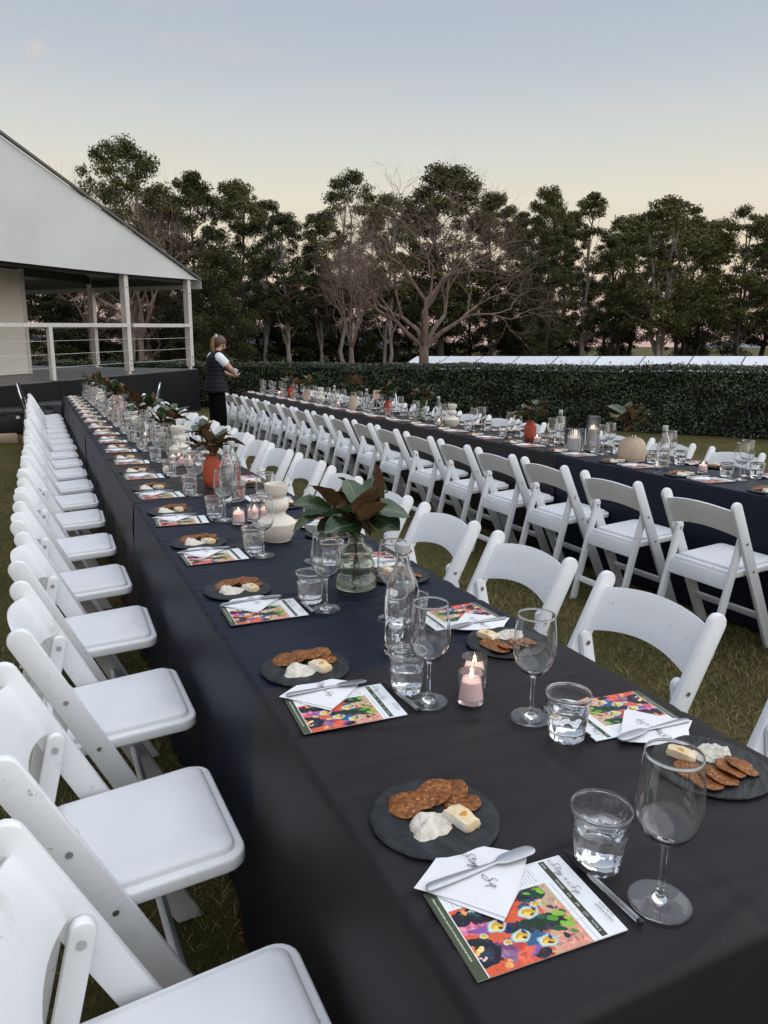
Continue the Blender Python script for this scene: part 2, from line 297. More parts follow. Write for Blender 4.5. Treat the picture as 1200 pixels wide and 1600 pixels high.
# ------------------------------------------------------------------ mesh helpers
def finish(me, mat, smooth=40):
    if mat: me.materials.append(MAT[mat])
    if smooth:
        me.polygons.foreach_set('use_smooth', [True]*len(me.polygons))
        me.set_sharp_from_angle(angle=R(smooth))
    me.update(); return me
def mesh_np(name, v, f, mat=None, smooth=0):
    v = np.asarray(v, np.float32); f = np.asarray(f, np.int32)
    me = bpy.data.meshes.new(name); n, k = f.shape
    me.vertices.add(len(v)); me.vertices.foreach_set('co', v.ravel())
    me.loops.add(n*k); me.loops.foreach_set('vertex_index', f.ravel())
    me.polygons.add(n); me.polygons.foreach_set('loop_start', np.arange(0, n*k, k, dtype=np.int32))
    try: me.polygons.foreach_set('loop_total', np.full(n, k, np.int32))
    except Exception: pass
    me.update(calc_edges=True); me.validate()
    return finish(me, mat, smooth)
class MB:
    def __init__(s): s.v = []; s.f = []
    def add(s, v, f):
        o = len(s.v); s.v += [tuple(p) for p in v]; s.f += [tuple(i+o for i in q) for q in f]; return s
    def box(s, c, d, m=None):
        hx, hy, hz = d[0]/2, d[1]/2, d[2]/2
        v = [Vector((x, y, z)) for x in (-hx, hx) for y in (-hy, hy) for z in (-hz, hz)]
        if m is not None: v = [m @ p for p in v]
        v = [p + Vector(c) for p in v]
        return s.add(v, [(0,1,3,2),(4,6,7,5),(0,4,5,1),(2,3,7,6),(0,2,6,4),(1,5,7,3)])
    def tube(s, pts, rad, n=8, caps=True, flat=1.0):
        pts = [Vector(p) for p in pts]
        if not isinstance(rad, (list, tuple)): rad = [rad]*len(pts)
        v, f = [], []; prev = None
        for i, p in enumerate(pts):
            d = (pts[min(i+1, len(pts)-1)] - pts[max(i-1, 0)])
            d = d.normalized() if d.length > 1e-9 else Vector((0,0,1))
            if prev is None:
                a = d.cross(Vector((0,0,1)));
                if a.length < 1e-3: a = d.cross(Vector((1,0,0)))
            else: a = prev - d*prev.dot(d)
            if a.length < 1e-6: a = d.orthogonal()
            a.normalize(); b_ = d.cross(a); prev = a
            for k in range(n):
                t_ = 2*math.pi*k/n; v.append(p + a*math.cos(t_)*rad[i] + b_*math.sin(t_)*rad[i]*flat)
        for i in range(len(pts)-1):
            for k in range(n):
                f.append((i*n+k, i*n+(k+1) % n, (i+1)*n+(k+1) % n, (i+1)*n+k))
        if caps:
            f.append(tuple(range(n))[::-1]); f.append(tuple((len(pts)-1)*n+k for k in range(n)))
        return s.add(v, f)
    def lathe(s, prof, n=32, off=(0,0,0), fn=None):
        ring = []; v = []; f = []
        for (r, z) in prof:
            if r < 1e-6: ring.append([len(v)]); v.append((off[0], off[1], off[2]+z))
            else:
                idx = []
                for k in range(n):
                    t_ = 2*math.pi*k/n; rr = fn(t_, z, r) if fn else r
                    idx.append(len(v)); v.append((off[0]+rr*math.cos(t_), off[1]+rr*math.sin(t_), off[2]+z))
                ring.append(idx)
        for a, b_ in zip(ring[:-1], ring[1:]):
            if len(a) == 1 and len(b_) == 1: continue
            for k in range(n):
                k2 = (k+1) % n
                if len(a) == 1: f.append((a[0], b_[k2], b_[k])[::-1])
                elif len(b_) == 1: f.append((a[k], a[k2], b_[0]))
                else: f.append((a[k], a[k2], b_[k2], b_[k]))
        return s.add(v, f)
    def prism(s, poly, h0, h1, mp):
        n = len(poly)
        v = [mp(p[0], p[1], h0) for p in poly] + [mp(p[0], p[1], h1) for p in poly]
        f = [tuple(range(n))[::-1], tuple(range(n, 2*n))] + [(i, (i+1) % n, n+(i+1) % n, n+i) for i in range(n)]
        return s.add(v, f)
    def mesh(s, name, mat, smooth=40, bevel=0, seg=2, fix=True):
        me = bpy.data.meshes.new(name); me.from_pydata(s.v, [], s.f)
        if fix or bevel:
            bm = bmesh.new(); bm.from_mesh(me)
            if bevel:
                ed = [e for e in bm.edges if len(e.link_faces) == 2 and e.calc_face_angle(0) > R(35)]
                bmesh.ops.bevel(bm, geom=ed, offset=bevel, segments=seg, affect='EDGES', profile=0.5, clamp_overlap=True)
            if fix: bmesh.ops.recalc_face_normals(bm, faces=bm.faces)
            bm.to_mesh(me); bm.free()
        return finish(me, mat, smooth)
def spline(pts, n=6, closed=False):
    P = [Vector(p) for p in pts]; out = []
    m_ = len(P)
    for i in range(m_ if closed else m_-1):
        g_ = lambda j: P[j % m_] if closed else P[max(0, min(m_-1, j))]
        a, b_, c, d = g_(i-1), g_(i), g_(i+1), g_(i+2)
        for k in range(n):
            t_ = k/n
            out.append(0.5*((2*b_) + (c-a)*t_ + (2*a-5*b_+4*c-d)*t_*t_ + (3*b_-a-3*c+d)*t_**3))
    if not closed: out.append(P[-1])
    return out
def sprof(prof, n=4): return [(max(0, p.x), p.y) for p in spline([(r, z, 0) for r, z in prof], n)]

# ------------------------------------------------------------------ object helpers
def ob(name, me, parent=None, loc=None, rot=None, scale=None):
    o = bpy.data.objects.new(name, me); C.objects.link(o)
    if parent is not None: o.parent = parent
    if loc is not None: o.location = loc
    if rot is not None: o.rotation_euler = rot
    if scale is not None: o.scale = scale
    return o
def tag(o, label, cat, group=None, kind=None):
    o['label'] = label; o['category'] = cat
    if group: o['group'] = group
    if kind: o['kind'] = kind
    return o
def structure(o): o['kind'] = 'structure'; return o
def thing(name, label, cat, loc=(0,0,0), rot=(0,0,0), group=None, scale=None):
    return tag(ob(name, None, None, loc, rot, scale), label, cat, group)
def place(tpl, parent):
    for part in tpl:
        nm, me = part[0], part[1]
        o = ob(nm, me, parent, part[2] if len(part) > 2 else None, part[3] if len(part) > 3 else None)
        for sub in (part[4] if len(part) > 4 else ()):
            ob(sub[0], sub[1], o, sub[2] if len(sub) > 2 else None, sub[3] if len(sub) > 3 else None)
ORD = ['first','second','third','fourth','fifth','sixth','seventh','eighth','ninth','tenth','eleventh','twelfth','thirteenth',
       'fourteenth','fifteenth','sixteenth','seventeenth','eighteenth','nineteenth','twentieth','twenty-first','twenty-second']

# ------------------------------------------------------------------ ground
def sm(x): x = min(1, max(0, x)); return x*x*(3-2*x)
def gz(x, y):
    z = 0.17*sm((y-12.6)/2.2)*sm((3.6-x)/2.0)
    d = math.hypot(x, y)
    return z + 4.2*sm((d-75)/170)
def axis(lo, hi, fine_lo, fine_hi, step, coarse):
    a = list(np.arange(fine_lo, fine_hi, step)); x = fine_hi; s_ = step
    while x < hi: a.append(x); s_ *= coarse; x += s_
    a.append(hi); x = fine_lo - step; s_ = step; b_ = []
    while x > lo: b_.append(x); s_ *= coarse; x -= s_
    b_.append(lo); return b_[::-1] + a
gx, gy = axis(-2500, 2500, -6, 16, 0.4, 1.25), axis(-600, 4000, -4, 24, 0.4, 1.25)
gv = [(x, y, gz(x, y)) for y in gy for x in gx]; nx = len(gx)
gf = [(j*nx+i, j*nx+i+1, (j+1)*nx+i+1, (j+1)*nx+i) for j in range(len(gy)-1) for i in range(nx-1)]
structure(ob('ground', mesh_np('ground', gv, gf, 'lawn', 60)))
# distant hills
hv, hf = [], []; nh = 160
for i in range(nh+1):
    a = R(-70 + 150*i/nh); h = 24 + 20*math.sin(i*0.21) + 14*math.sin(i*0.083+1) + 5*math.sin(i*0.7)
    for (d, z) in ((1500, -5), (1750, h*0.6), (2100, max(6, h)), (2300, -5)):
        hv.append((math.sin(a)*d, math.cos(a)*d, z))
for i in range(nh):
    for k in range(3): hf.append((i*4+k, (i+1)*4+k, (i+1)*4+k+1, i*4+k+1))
structure(ob('hills', mesh_np('hills', hv, hf, 'hill_haze', 60)))

# grass blades near the tables (uncountable)
rng = np.random.default_rng(3)
def blades(regions, name, label):
    P = []
    for (x0, x1, y0, y1, dens) in regions:
        n = int((x1-x0)*(y1-y0)*dens); P.append(np.stack([rng.uniform(x0, x1, n), rng.uniform(y0, y1, n)], 1))
    P = np.concatenate(P)
    cl = np.sin(P[:,0]*3.1+1.7*np.sin(P[:,1]*2.3)) + np.sin(P[:,1]*3.7+1.3*np.sin(P[:,0]*4.1)) + 0.7*np.sin(P[:,0]*11+P[:,1]*9)
    P = P[rng.uniform(-2.6, 2.2, len(P)) < cl + 0.9]; n = len(P)
    h = rng.uniform(0.010, 0.030, n); a = rng.uniform(0, 2*np.pi, n); w = rng.uniform(0.0012, 0.0028, n)
    lean = rng.uniform(0.3, 1.7, n)*h; b_ = rng.uniform(0, 2*np.pi, n)
    z0 = np.array([gz(x, y) for x, y in P]) - 0.001
    v = np.zeros((n, 3, 3)); ca, sa = np.cos(a)*w, np.sin(a)*w
    v[:,0] = np.stack([P[:,0]-ca, P[:,1]-sa, z0], 1); v[:,1] = np.stack([P[:,0]+ca, P[:,1]+sa, z0], 1)
    v[:,2] = np.stack([P[:,0]+np.cos(b_)*lean, P[:,1]+np.sin(b_)*lean, z0+h], 1)
    o = ob(name, mesh_np(name, v.reshape(-1,3), np.arange(n*3).reshape(-1,3), 'grass_blade'))
    tag(o, label, 'grass', kind='stuff')
blades([(-1.0, 0.0, 0.2, 3.2, 13000), (-1.4, 0.0, 3.2, 9, 2600), (0.76, 3.0, 1.0, 4.0, 11000), (0.76, 3.0, 4.0, 9.0, 3500),
        (3.9, 6.5, 2.2, 7.5, 1800)], 'grass', 'worn short lawn grass between and beside the two long tables')

# ------------------------------------------------------------------ folding chairs
def post_y(z): return -0.25 + 0.38*(0.78-z)/0.78
def board(p0, p1, w, round_top=True, foot=True, curl=0.0):
    """side outline (y,z) of a board from foot p0 to top p1"""
    a, b_ = Vector(p0), Vector(p1); d = (b_-a).normalized(); n = Vector((d.y, -d.x)); pts = []
    if foot:
        k = (w/2)/max(0.2, abs(n.x)); pts += [(a.x-k, a.y), (a.x+k, a.y)]
        if n.x < 0: pts = pts[::-1]
        s0 = 1 if n.x > 0 else -1
    else: pts += [tuple(a - n*w/2), tuple(a + n*w/2)]
    m_ = 9
    c = b_ - d*(w/2)
    for i in range(m_+1):
        t_ = math.pi*i/m_
        q = c + n*math.cos(t_)*w/2 + d*math.sin(t_)*w/2
        pts.append((q.x, q.y))
    return pts
def chair_parts():
    P = {}
    yz = lambda p, q, h: (h, p, q)
    for sgn, k in ((-1, 0), (1, 1)):
        x0 = 0.198*sgn; x1 = 0.220*sgn
        mb = MB(); mb.prism(board((0.13, 0), (-0.25, 0.78), 0.060), min(x0, x1), max(x0, x1), yz)
        P['side_post%d' % k] = mb.mesh('side_post', 'resin', 40, 0.005, 2)
        xa, xb = 0.174*sgn, 0.1955*sgn
        mb = MB(); mb.prism(board((-0.285, 0), (-0.142, 0.605), 0.040), min(xa, xb), max(xa, xb), yz)
        P['rear_leg%d' % k] = mb.mesh('rear_leg', 'resin', 40, 0.004, 2)
        mb = MB(); mb.tube([(x1*0.997, post_y(0.575)+0.002, 0.575), (x1*1.012, post_y(0.575)+0.002, 0.575)], 0.0065, 12)
        P['rivet%d' % k] = mb.mesh('rivet', 'steel', 40)
        mb = MB(); mb.tube([(x1*0.997, post_y(0.43), 0.43), (x1*1.01, post_y(0.43), 0.43)], 0.006, 12)
        P['rivet%d' % (k+2)] = mb.mesh('rivet', 'steel', 40)
        mb = MB(); mb.tube([(xa*1.005, -0.150, 0.57), (xa*0.985, -0.150, 0.57)], 0.0075, 12)
        P['rivet%d' % (k+4)] = mb.mesh('rivet', 'steel', 40)
    # curved back panel
    d = Vector((0, 0.38, -0.78)).normalized(); nrm = Vector((0, 0.78, 0.38)).normalized()
    tip = Vector((0, -0.25, 0.78)); nxp, nyp = 18, 6; v = []; f = []
    for side in (0, 1):
        for j in range(nyp+1):
            for i in range(nxp+1):
                u = -1 + 2*i/nxp; bow = (1-u*u)
                e0 = 0.050 - 0.036*bow; e1 = 0.198 - 0.046*bow
                s_ = e0 + (e1-e0)*j/nyp
                off = -0.020*bow - 0.004 + (0.007 if side == 0 else -0.007)
                edge = 1 - abs(2*j/nyp - 1); off *= 1
                if j in (0, nyp): off += -0.0035 if side == 0 else 0.0035
                p = tip + d*s_ + nrm*off; v.append((u*0.200, p.y, p.z))
    m_ = (nxp+1)*(nyp+1)
    for j in range(nyp):
        for i in range(nxp):
            q = (j*(nxp+1)+i, j*(nxp+1)+i+1, (j+1)*(nxp+1)+i+1, (j+1)*(nxp+1)+i)
            f.append(q); f.append(tuple(m_+k for k in q[::-1]))
    for j in (0, nyp):
        for i in range(nxp):
            a = j*(nxp+1)+i; f.append((a, a+1, m_+a+1, m_+a))
    mb = MB(); mb.add(v, f); P['backrest'] = mb.mesh('backrest', 'resin', 50)
    # seat: rounded front corners, slight fall to the back
    def seat_outline(ins, r):
        o_ = []; x, y0, y1 = 0.190-ins, -0.175+ins, 0.185-ins
        for cx, cy, a0 in ((x-r, y1-r, 0), (-x+r, y1-r, 90)):
            for k in range(6): o_.append((cx + r*math.cos(R(a0+18*k)), cy + r*math.sin(R(a0+18*k))))
        return o_ + [(-x*0.97, y0), (x*0.97, y0)]
    fall = lambda y: (y-0.185)*0.055
    mb = MB(); mb.prism(seat_outline(0, 0.045), 0.414, 0.446, lambda a, b_, h: (a, b_, h+fall(b_)))
    P['seat'] = mb.mesh('seat', 'resin', 40, 0.007, 3)
    out = seat_outline(0.020, 0.030); rings = [(1.0, 0.4455), (1.0, 0.454), (0.972, 0.4595), (0.90, 0.4625), (0.6, 0.4640), (0.25, 0.4635)]
    v = []; f = []; n = len(out)
    for (s_, z) in rings:
        for (a, b_) in out: v.append((a*s_, 0.005+(b_-0.005)*s_, z+fall(b_)))
    for j in range(len(rings)-1):
        for i in range(n): f.append((j*n+i, j*n+(i+1) % n, (j+1)*n+(i+1) % n, (j+1)*n+i))
    f.append(tuple((len(rings)-1)*n+i for i in range(n)))
    mb = MB(); mb.add(v, f); P['seat_pad'] = mb.mesh('seat_pad', 'pad', 60)
    mb = MB(); mb.box((0, -0.196, 0.375), (0.346, 0.017, 0.075), Matrix.Rotation(R(-13), 3, 'X')); P['rear_rail'] = mb.mesh('rear_rail', 'resin', 40, 0.004)
    mb = MB(); mb.box((0, -0.255, 0.13), (0.346, 0.016, 0.036), Matrix.Rotation(R(-13), 3, 'X')); P['stretcher0'] = mb.mesh('stretcher', 'resin', 40, 0.004)
    mb = MB(); mb.box((0, 0.045, 0.175), (0.394, 0.016, 0.040), Matrix.Rotation(R(26), 3, 'X')); P['stretcher1'] = mb.mesh('stretcher', 'resin', 40, 0.004)
    return P
CP = chair_parts()
def chair_tpl(full):
    rv_ = lambda *ks: [('rivet', CP['rivet%d' % k]) for k in ks] if full else []
    return [('seat', CP['seat'], None, None, [('seat_pad', CP['seat_pad'])]), ('backrest', CP['backrest']),
            ('side_post', CP['side_post0'], None, None, rv_(0, 2)), ('side_post', CP['side_post1'], None, None, rv_(1, 3)),
            ('rear_leg', CP['rear_leg0'], None, None, rv_(4)), ('rear_leg', CP['rear_leg1'], None, None, rv_(5)),
            ('rear_rail', CP['rear_rail']), ('stretcher', CP['stretcher0']), ('stretcher', CP['stretcher1'])]
CHAIR_FULL = chair_tpl(True); CHAIR_FAR = chair_tpl(False)
def chair(x, y, rz, label, group, full, tilt=0):
    t_ = thing('folding_chair', label, 'chair', (x, y, gz(x, y)), (0, 0, rz), group)
    place(CHAIR_FULL if full else CHAIR_FAR, t_)
rj = random.Random(11)
# outer row of the table that runs to the stage: they face +x
cy_ = [0.86, 1.475, 2.09, 2.74, 3.38, 4.05, 4.74]
while cy_[-1] < 12.2: cy_.append(cy_[-1] + 0.61 + rj.uniform(-0.03, 0.03))
for k, y in enumerate(cy_):
    lab = ('white folding chair, %s from free end, outer row of the table meeting the stage' % ORD[k]) if k < 12 else \
          'white folding chair in the tightly overlapping stage end of the outer chair row'
    chair(-0.235+rj.uniform(-.012, .012), y, R(-90)+rj.uniform(-.03, .03), lab, 'outer row chairs', k < 8)
cy_ = [0.83, 1.476, 2.06, 2.656, 3.25]
while cy_[-1] < 12.2: cy_.append(cy_[-1] + 0.605 + rj.uniform(-0.03, 0.03))
for k, y in enumerate(cy_):
    lab = ('white folding chair, %s from free end, aisle side of the table meeting the stage' % ORD[k]) if k < 10 else \
          'white folding chair towards the stage, aisle side of the table meeting the stage'
    chair(0.965+rj.uniform(-.012, .012), y, R(90)+rj.uniform(-.03, .03), lab, 'aisle row chairs of the stage table', k < 7)
cy_ = [2.505, 3.136, 3.745, 4.30, 4.86]
while cy_[-1] < 12.7: cy_.append(cy_[-1] + 0.60 + rj.uniform(-0.03, 0.03))
LM = {0: 'beside the short pink votive', 1: 'level with the round tan vase', 2: 'level with the ribbed candle holders', 3: 'level with the nearer red vase'}
for yv, w_ in ((6.27, 'level with the nearer cream vase'), (7.10, 'level with the rippled glass vase'), (7.82, 'level with the vase by pink card'), (8.72, 'level with the slim tan vase'), (10.0, 'level with the second cream vase'), (11.4, 'level with the red vase by the woman')):
    LM[min(range(len(cy_)), key=lambda i: abs(cy_[i]-yv))] = w_
for k, y in enumerate(cy_):
    lab = ('white folding chair, aisle side of hedge table, ' + LM[k]) if k in LM else \
          'white folding chair seen from behind in the aisle row of the hedge table'
    chair(2.77+rj.uniform(-.012, .012), y, R(-90)+rj.uniform(-.035, .035), lab, 'aisle row chairs of the hedge table', k < 6)
cy_ = [1.65, 2.25]
cy_ = [3.05, 3.68]
while cy_[-1] < 12.7: cy_.append(cy_[-1] + 0.61 + rj.uniform(-0.04, 0.04))
for k, y in enumerate(cy_):
    chair(3.98+rj.uniform(-.015, .015), y, R(90)+rj.uniform(-.05, .05),
          'white folding chair on the hedge side of the hedge table, mostly behind the tableware', 'hedge side chairs', False)
# black banquet chairs with bright metal frames at the row ends
def banquet_chair(x, y, rz, label):
    z = gz(x, y); t_ = thing('banquet_chair', label, 'chair', (x, y, z), (0, 0, rz), 'black banquet chairs at the row ends')
    for s_ in (-1, 1):
        mb = MB(); mb.tube(spline([(0.19*s_, 0.19, 0), (0.19*s_, 0.17, 0.43)], 3), 0.011, 8); ob('front_leg', mb.mesh('front_leg', 'chrome'), t_)
    mb = MB(); pts = [(-0.20, -0.26, 0), (-0.20, -0.19, 0.45), (-0.20, -0.23, 0.72), (-0.15, -0.27, 0.89), (0, -0.285, 0.94), (0.15, -0.27, 0.89), (0.20, -0.23, 0.72), (0.20, -0.19, 0.45), (0.20, -0.26, 0)]
    mb.tube(spline(pts, 5), 0.012, 8); ob('back_frame', mb.mesh('back_frame', 'chrome'), t_)
    pr = [(0.185*math.cos(a), 0.70+0.215*math.sin(a)) for a in [2*math.pi*i/24 for i in range(24)]]
    mb = MB(); mb.prism(pr, -0.015, 0.025, lambda a, b_, h: (a, -0.205+h-(b_-0.45)*0.16, b_)); ob('backrest', mb.mesh('backrest', 'tub_black', 40, 0.008), t_)
    mb = MB(); mb.box((0, 0, 0.455), (0.40, 0.40, 0.06)); ob('seat', mb.mesh('seat', 'tub_black', 40, 0.02, 3), t_)
banquet_chair(-0.36, 12.95, R(-95), 'black banquet chair with bright frame at stage end of outer chair row')
banquet_chair(1.22, 12.75, R(80), 'black banquet chair with bright frame at stage end of aisle chair row')
banquet_chair(4.0, 9.55, R(120), 'black banquet chair with bright frame among chairs on the hedge side')

# ------------------------------------------------------------------ tablecloths
TOP = 0.740
def cloth(x0, x1, y0, y1, mat, seed, lift, end0, end1, label, group, fine=False):
    rr = random.Random(seed); w = x1-x0; drop = 0.715; rad = 0.018
    ph = [rr.uniform(0, 6.28) for _ in range(12)]
    cre = [(rr.uniform(y0, y1), rr.uniform(-0.35, 0.35), rr.choice((-1, -1, 1))*rr.uniform(0.0025, 0.0062), rr.uniform(0.008, 0.020), rr.uniform(x0, x1), rr.uniform(.2, .7)) for _ in range(int(11*(y1-y0)))]
    press = [y0 + (y1-y0)*q for q in (0.27, 0.52, 0.77)]; midx = x0 + w*rr.uniform(.42, .58)
    nx_, ny_ = (60 if fine else 30), max(12, int((y1-y0)/(0.0085 if fine else 0.022))); nd = 26
    ax = [-drop*(1-i/nd) for i in range(nd)] + [w*i/nx_ for i in range(nx_+1)] + [w + drop*(i+1)/nd for i in range(nd)]
    ay = ([-drop*(1-i/nd) for i in range(nd)] if end0 else []) + [(y1-y0)*i/ny_ for i in range(ny_+1)] + ([(y1-y0)+drop*(i+1)/nd for i in range(nd)] if end1 else [])
    def fold(s_, h, k):
        f_ = 0.5*math.sin(s_*5.2+ph[k]) + 0.35*math.sin(s_*11.7+ph[k+1]+0.8*math.sin(s_*2.1)) + 0.25*math.sin(s_*19+ph[k+2])
        return (0.006 + 0.013*lift/0.002*0.5)*min(1, h*8) + f_*0.030*max(0, h-0.06)**1.25 + 0.010*h
    v = []; L = y1-y0
    for b_ in ay:
        for a in ax:
            dx = -a if a < 0 else max(0, a-w); dy = -b_ if b_ < 0 else max(0, b_-L)
            sxn = -1 if a < 0 else 1; syn = -1 if b_ < 0 else 1
            px = min(max(a, 0), w); py = min(max(b_, 0), L); h = max(dx, dy)
            X, Y, Z = x0+px, y0+py, TOP+lift
            if h == 0:
                for (cy0, sl_, am, sg, cx0, rg) in cre:
                    q = (Y - cy0 - sl_*(X-cx0))/sg
                    if abs(q) < 3: Z += am*math.exp(-q*q)*math.exp(-((X-cx0)/rg)**2)
                for pl in press:
                    q = (Y-pl)/0.009; 
                    if abs(q) < 3: Z -= 0.0032*math.exp(-q*q)
                q = (X-midx)/0.009
                if abs(q) < 3: Z -= 0.0030*math.exp(-q*q)
                Z = min(Z, TOP+0.0042)
            else:
                arc = min(h, rad*1.57); th = arc/rad; o_ = rad*math.sin(th); Z -= rad*(1-math.cos(th)) + max(0, h-arc)
                if dx >= dy:
                    X += sxn*(o_ - rad + fold(Y, h, 0 if sxn < 0 else 3)); 
                    if dy > 0: Y += syn*dy*0.25*(1 + 0.3*math.sin(dx*9+ph[9])); X += sxn*dy*0.10
                else:
                    Y += syn*(o_ - rad + fold(X, h, 6))
                    if dx > 0: X += sxn*dx*0.25*(1 + 0.3*math.sin(dy*9+ph[9])); Y += syn*dx*0.10
            v.append((X, Y, max(Z, gz(X, Y)+0.006)))
    n = len(ax); f = [(j*n+i, j*n+i+1, (j+1)*n+i+1, (j+1)*n+i) for j in range(len(ay)-1) for i in range(n-1)]
    tag(ob('tablecloth', mesh_np('tablecloth', v, f, mat, 0), None), label, 'tablecloth', group).data.polygons.foreach_set('use_smooth', [True]*len(f))
AB = [0.50, 1.405, 3.585, 5.40, 7.20, 9.0, 10.9, 12.85]
ac = ['cloth_charcoal', 'cloth_navy', 'cloth_charcoal', 'cloth_navy', 'cloth_charcoal', 'cloth_navy', 'cloth_charcoal']
for i in range(7):
    nm = 'brownish black' if i % 2 == 0 else 'navy black'
    cloth(0, 0.76, AB[i]-(0 if i == 0 else 0.03), AB[i+1], ac[i], 20+i, 0.002*((i+1) % 2), i == 0, i == 6,
          '%s cloth, %s from free end of the table meeting the stage' % (nm, ORD[i]), 'cloths of the stage table', i < 3)
BB = [0.75, 2.4, 4.2, 6.05, 7.9, 9.75, 11.6, 13.2]
for i in range(7):
    navy = i in (0, 1)
    cloth(2.985, 3.745, BB[i]-(0 if i == 0 else 0.03), BB[i+1], 'cloth_navy' if navy else 'cloth_charcoal', 50+i, 0.002*((i+1) % 2), i == 0, i == 6,
          'navy black cloth under the round tan vase on the hedge table' if i == 1 else 'navy black cloth at the open end of the hedge table' if i == 0 else
          'brownish black cloth along the hedge table', 'cloths of the hedge table')
# ------------------------------------------------------------------ tableware meshes
WINE = MB().lathe(sprof([(0,0.0005),(0.030,0.0),(0.0385,0.0),(0.0402,0.0010),(0.0385,0.0021),(0.026,0.0032),(0.013,0.0058),(0.0068,0.011),(0.0046,0.019),(0.0039,0.034),(0.0038,0.060),
    (0.0042,0.078),(0.0056,0.0875),(0.0125,0.0925),(0.0245,0.0995),(0.0350,0.113),(0.0410,0.133),(0.0420,0.150),(0.0402,0.176),(0.0372,0.200),(0.0357,0.2138)],3)
    + [(0.03600,0.2144),(0.03605,0.2150),(0.03575,0.2155),(0.0353,0.2157),(0.03485,0.2155),(0.03455,0.2150),(0.03460,0.2144)] + sprof([(0.0350,0.2138),(0.0366,0.200),(0.0396,0.176),(0.0414,0.150),(0.0404,0.1335),(0.0343,0.1141),(0.0235,0.1015),(0.0115,0.0955),(0,0.0945)],3), 44).mesh('wine_glass', 'clear_glass', 75)
def facet(n, hz):
    def fn(t_, z, r):
        s_ = 2*math.pi/n; ph = (t_ % s_)/s_*2-1
        arch = hz - 0.010*ph*ph
        k = min(1, max(0, (arch - z)/0.006)) if z > 0.001 else 1
        poly = r*math.cos(math.pi/n)/math.cos(ph*math.pi/n)*1.035
        return r + (poly - r)*k
    return fn
TUMB = MB()
TUMB.lathe([(0,0.001),(0.024,0.001),(0.029,0.0),(0.0312,0.002),(0.0322,0.008),(0.0335,0.018),(0.0345,0.026),(0.0358,0.036),(0.0368,0.044),(0.0374,0.049),(0.0378,0.052),(0.0383,0.056),(0.0390,0.060),(0.0396,0.066),(0.0408,0.076),(0.0418,0.0862),(0.0422,0.0872),(0.0427,0.0882),(0.0428,0.0893),(0.0425,0.0903),
    (0.0419,0.0910),(0.0411,0.0913),(0.0403,0.0910),(0.0397,0.0903),(0.0394,0.0893),(0.0395,0.0882),(0.0398,0.0872),(0.0399,0.0862),(0.0384,0.076),(0.0372,0.066),(0.0362,0.058),(0.0346,0.048),(0.0328,0.034),(0.0308,0.020),(0.0285,0.0145),(0.018,0.0125),(0,0.012)], 54, fn=lambda t_, z, r: facet(9, 0.056)(t_, z, r) if r > 0.0301+0.10*z else r)
TUMB = TUMB.mesh('tumbler', 'clear_glass', 42)
def waterm(h):
    rr = lambda z: 0.0287 + (z-0.0148)*0.20 if z < 0.02 else 0.0311 + (z-0.020)*0.137
    return MB().lathe([(0,0.0122),(0.018,0.0127),(0.0287,0.0148),(rr(0.020),0.020),(rr(0.034),0.034),(rr(h-0.004),h-0.004),(rr(h)+0.0004,h+0.0008),(rr(h)-0.002,h-0.0002),(0.02,h-0.0004),(0,h-0.0004)],40).mesh('water','water',50)
WAT = [waterm(0.050), waterm(0.058), waterm(0.064)]
BOT = MB().lathe(sprof([(0,0.004),(0.020,0.002),(0.037,0.0),(0.0405,0.003),(0.0415,0.012),(0.0415,0.060),(0.0415,0.120),(0.0412,0.140),(0.038,0.165),(0.030,0.190),(0.021,0.210),(0.0165,0.226),(0.0158,0.244)],3)
    + [(0.0175,0.246),(0.0175,0.249),(0.0150,0.250),(0.0150,0.266),(0.0128,0.266),(0.0128,0.244)]
    + sprof([(0.0135,0.228),(0.018,0.210),(0.027,0.189),(0.035,0.164),(0.0385,0.139),(0.0390,0.120),(0.0390,0.060),(0.0385,0.014),(0.034,0.009),(0,0.012)],3), 40).mesh('bottle_body','clear_glass',50)
BOTW = MB().lathe([(0,0.0122),(0.034,0.0092),(0.0388,0.0145),(0.0393,0.060),(0.0393,0.120),(0.0388,0.139),(0.0352,0.164),(0.033,0.170),(0,0.1705)],40).mesh('water','water',50)
CAPM = MB().lathe([(0,0.2705),(0.0155,0.2705),(0.0172,0.2690),(0.0175,0.2665),(0.0175,0.2505),(0.0152,0.2505)],36).mesh('cap','cap_grey',40)
def slate(seed):
    rr = random.Random(seed); n = 64; jit = []
    v = 0
    for i in range(n): v = 0.6*v + rr.uniform(-1, 1)*0.0011; jit.append(v)
    mb = MB(); fnj = lambda t_, z, r: r + jit[int(round(t_/(2*math.pi)*n)) % n]*(1.0 if z < 0.004 else 1.25)*(r/0.1)
    mb.lathe([(0,0),(0.090,0.0),(0.0985,0.0008),(0.1000,0.0025),(0.0992,0.0042),(0.0968,0.0058),(0.092,0.0064),(0.06,0.0062),(0,0.0062)], n, fn=fnj)
    return mb.mesh('slate_board','slate',30)
SLATES = [slate(i) for i in range(4)]
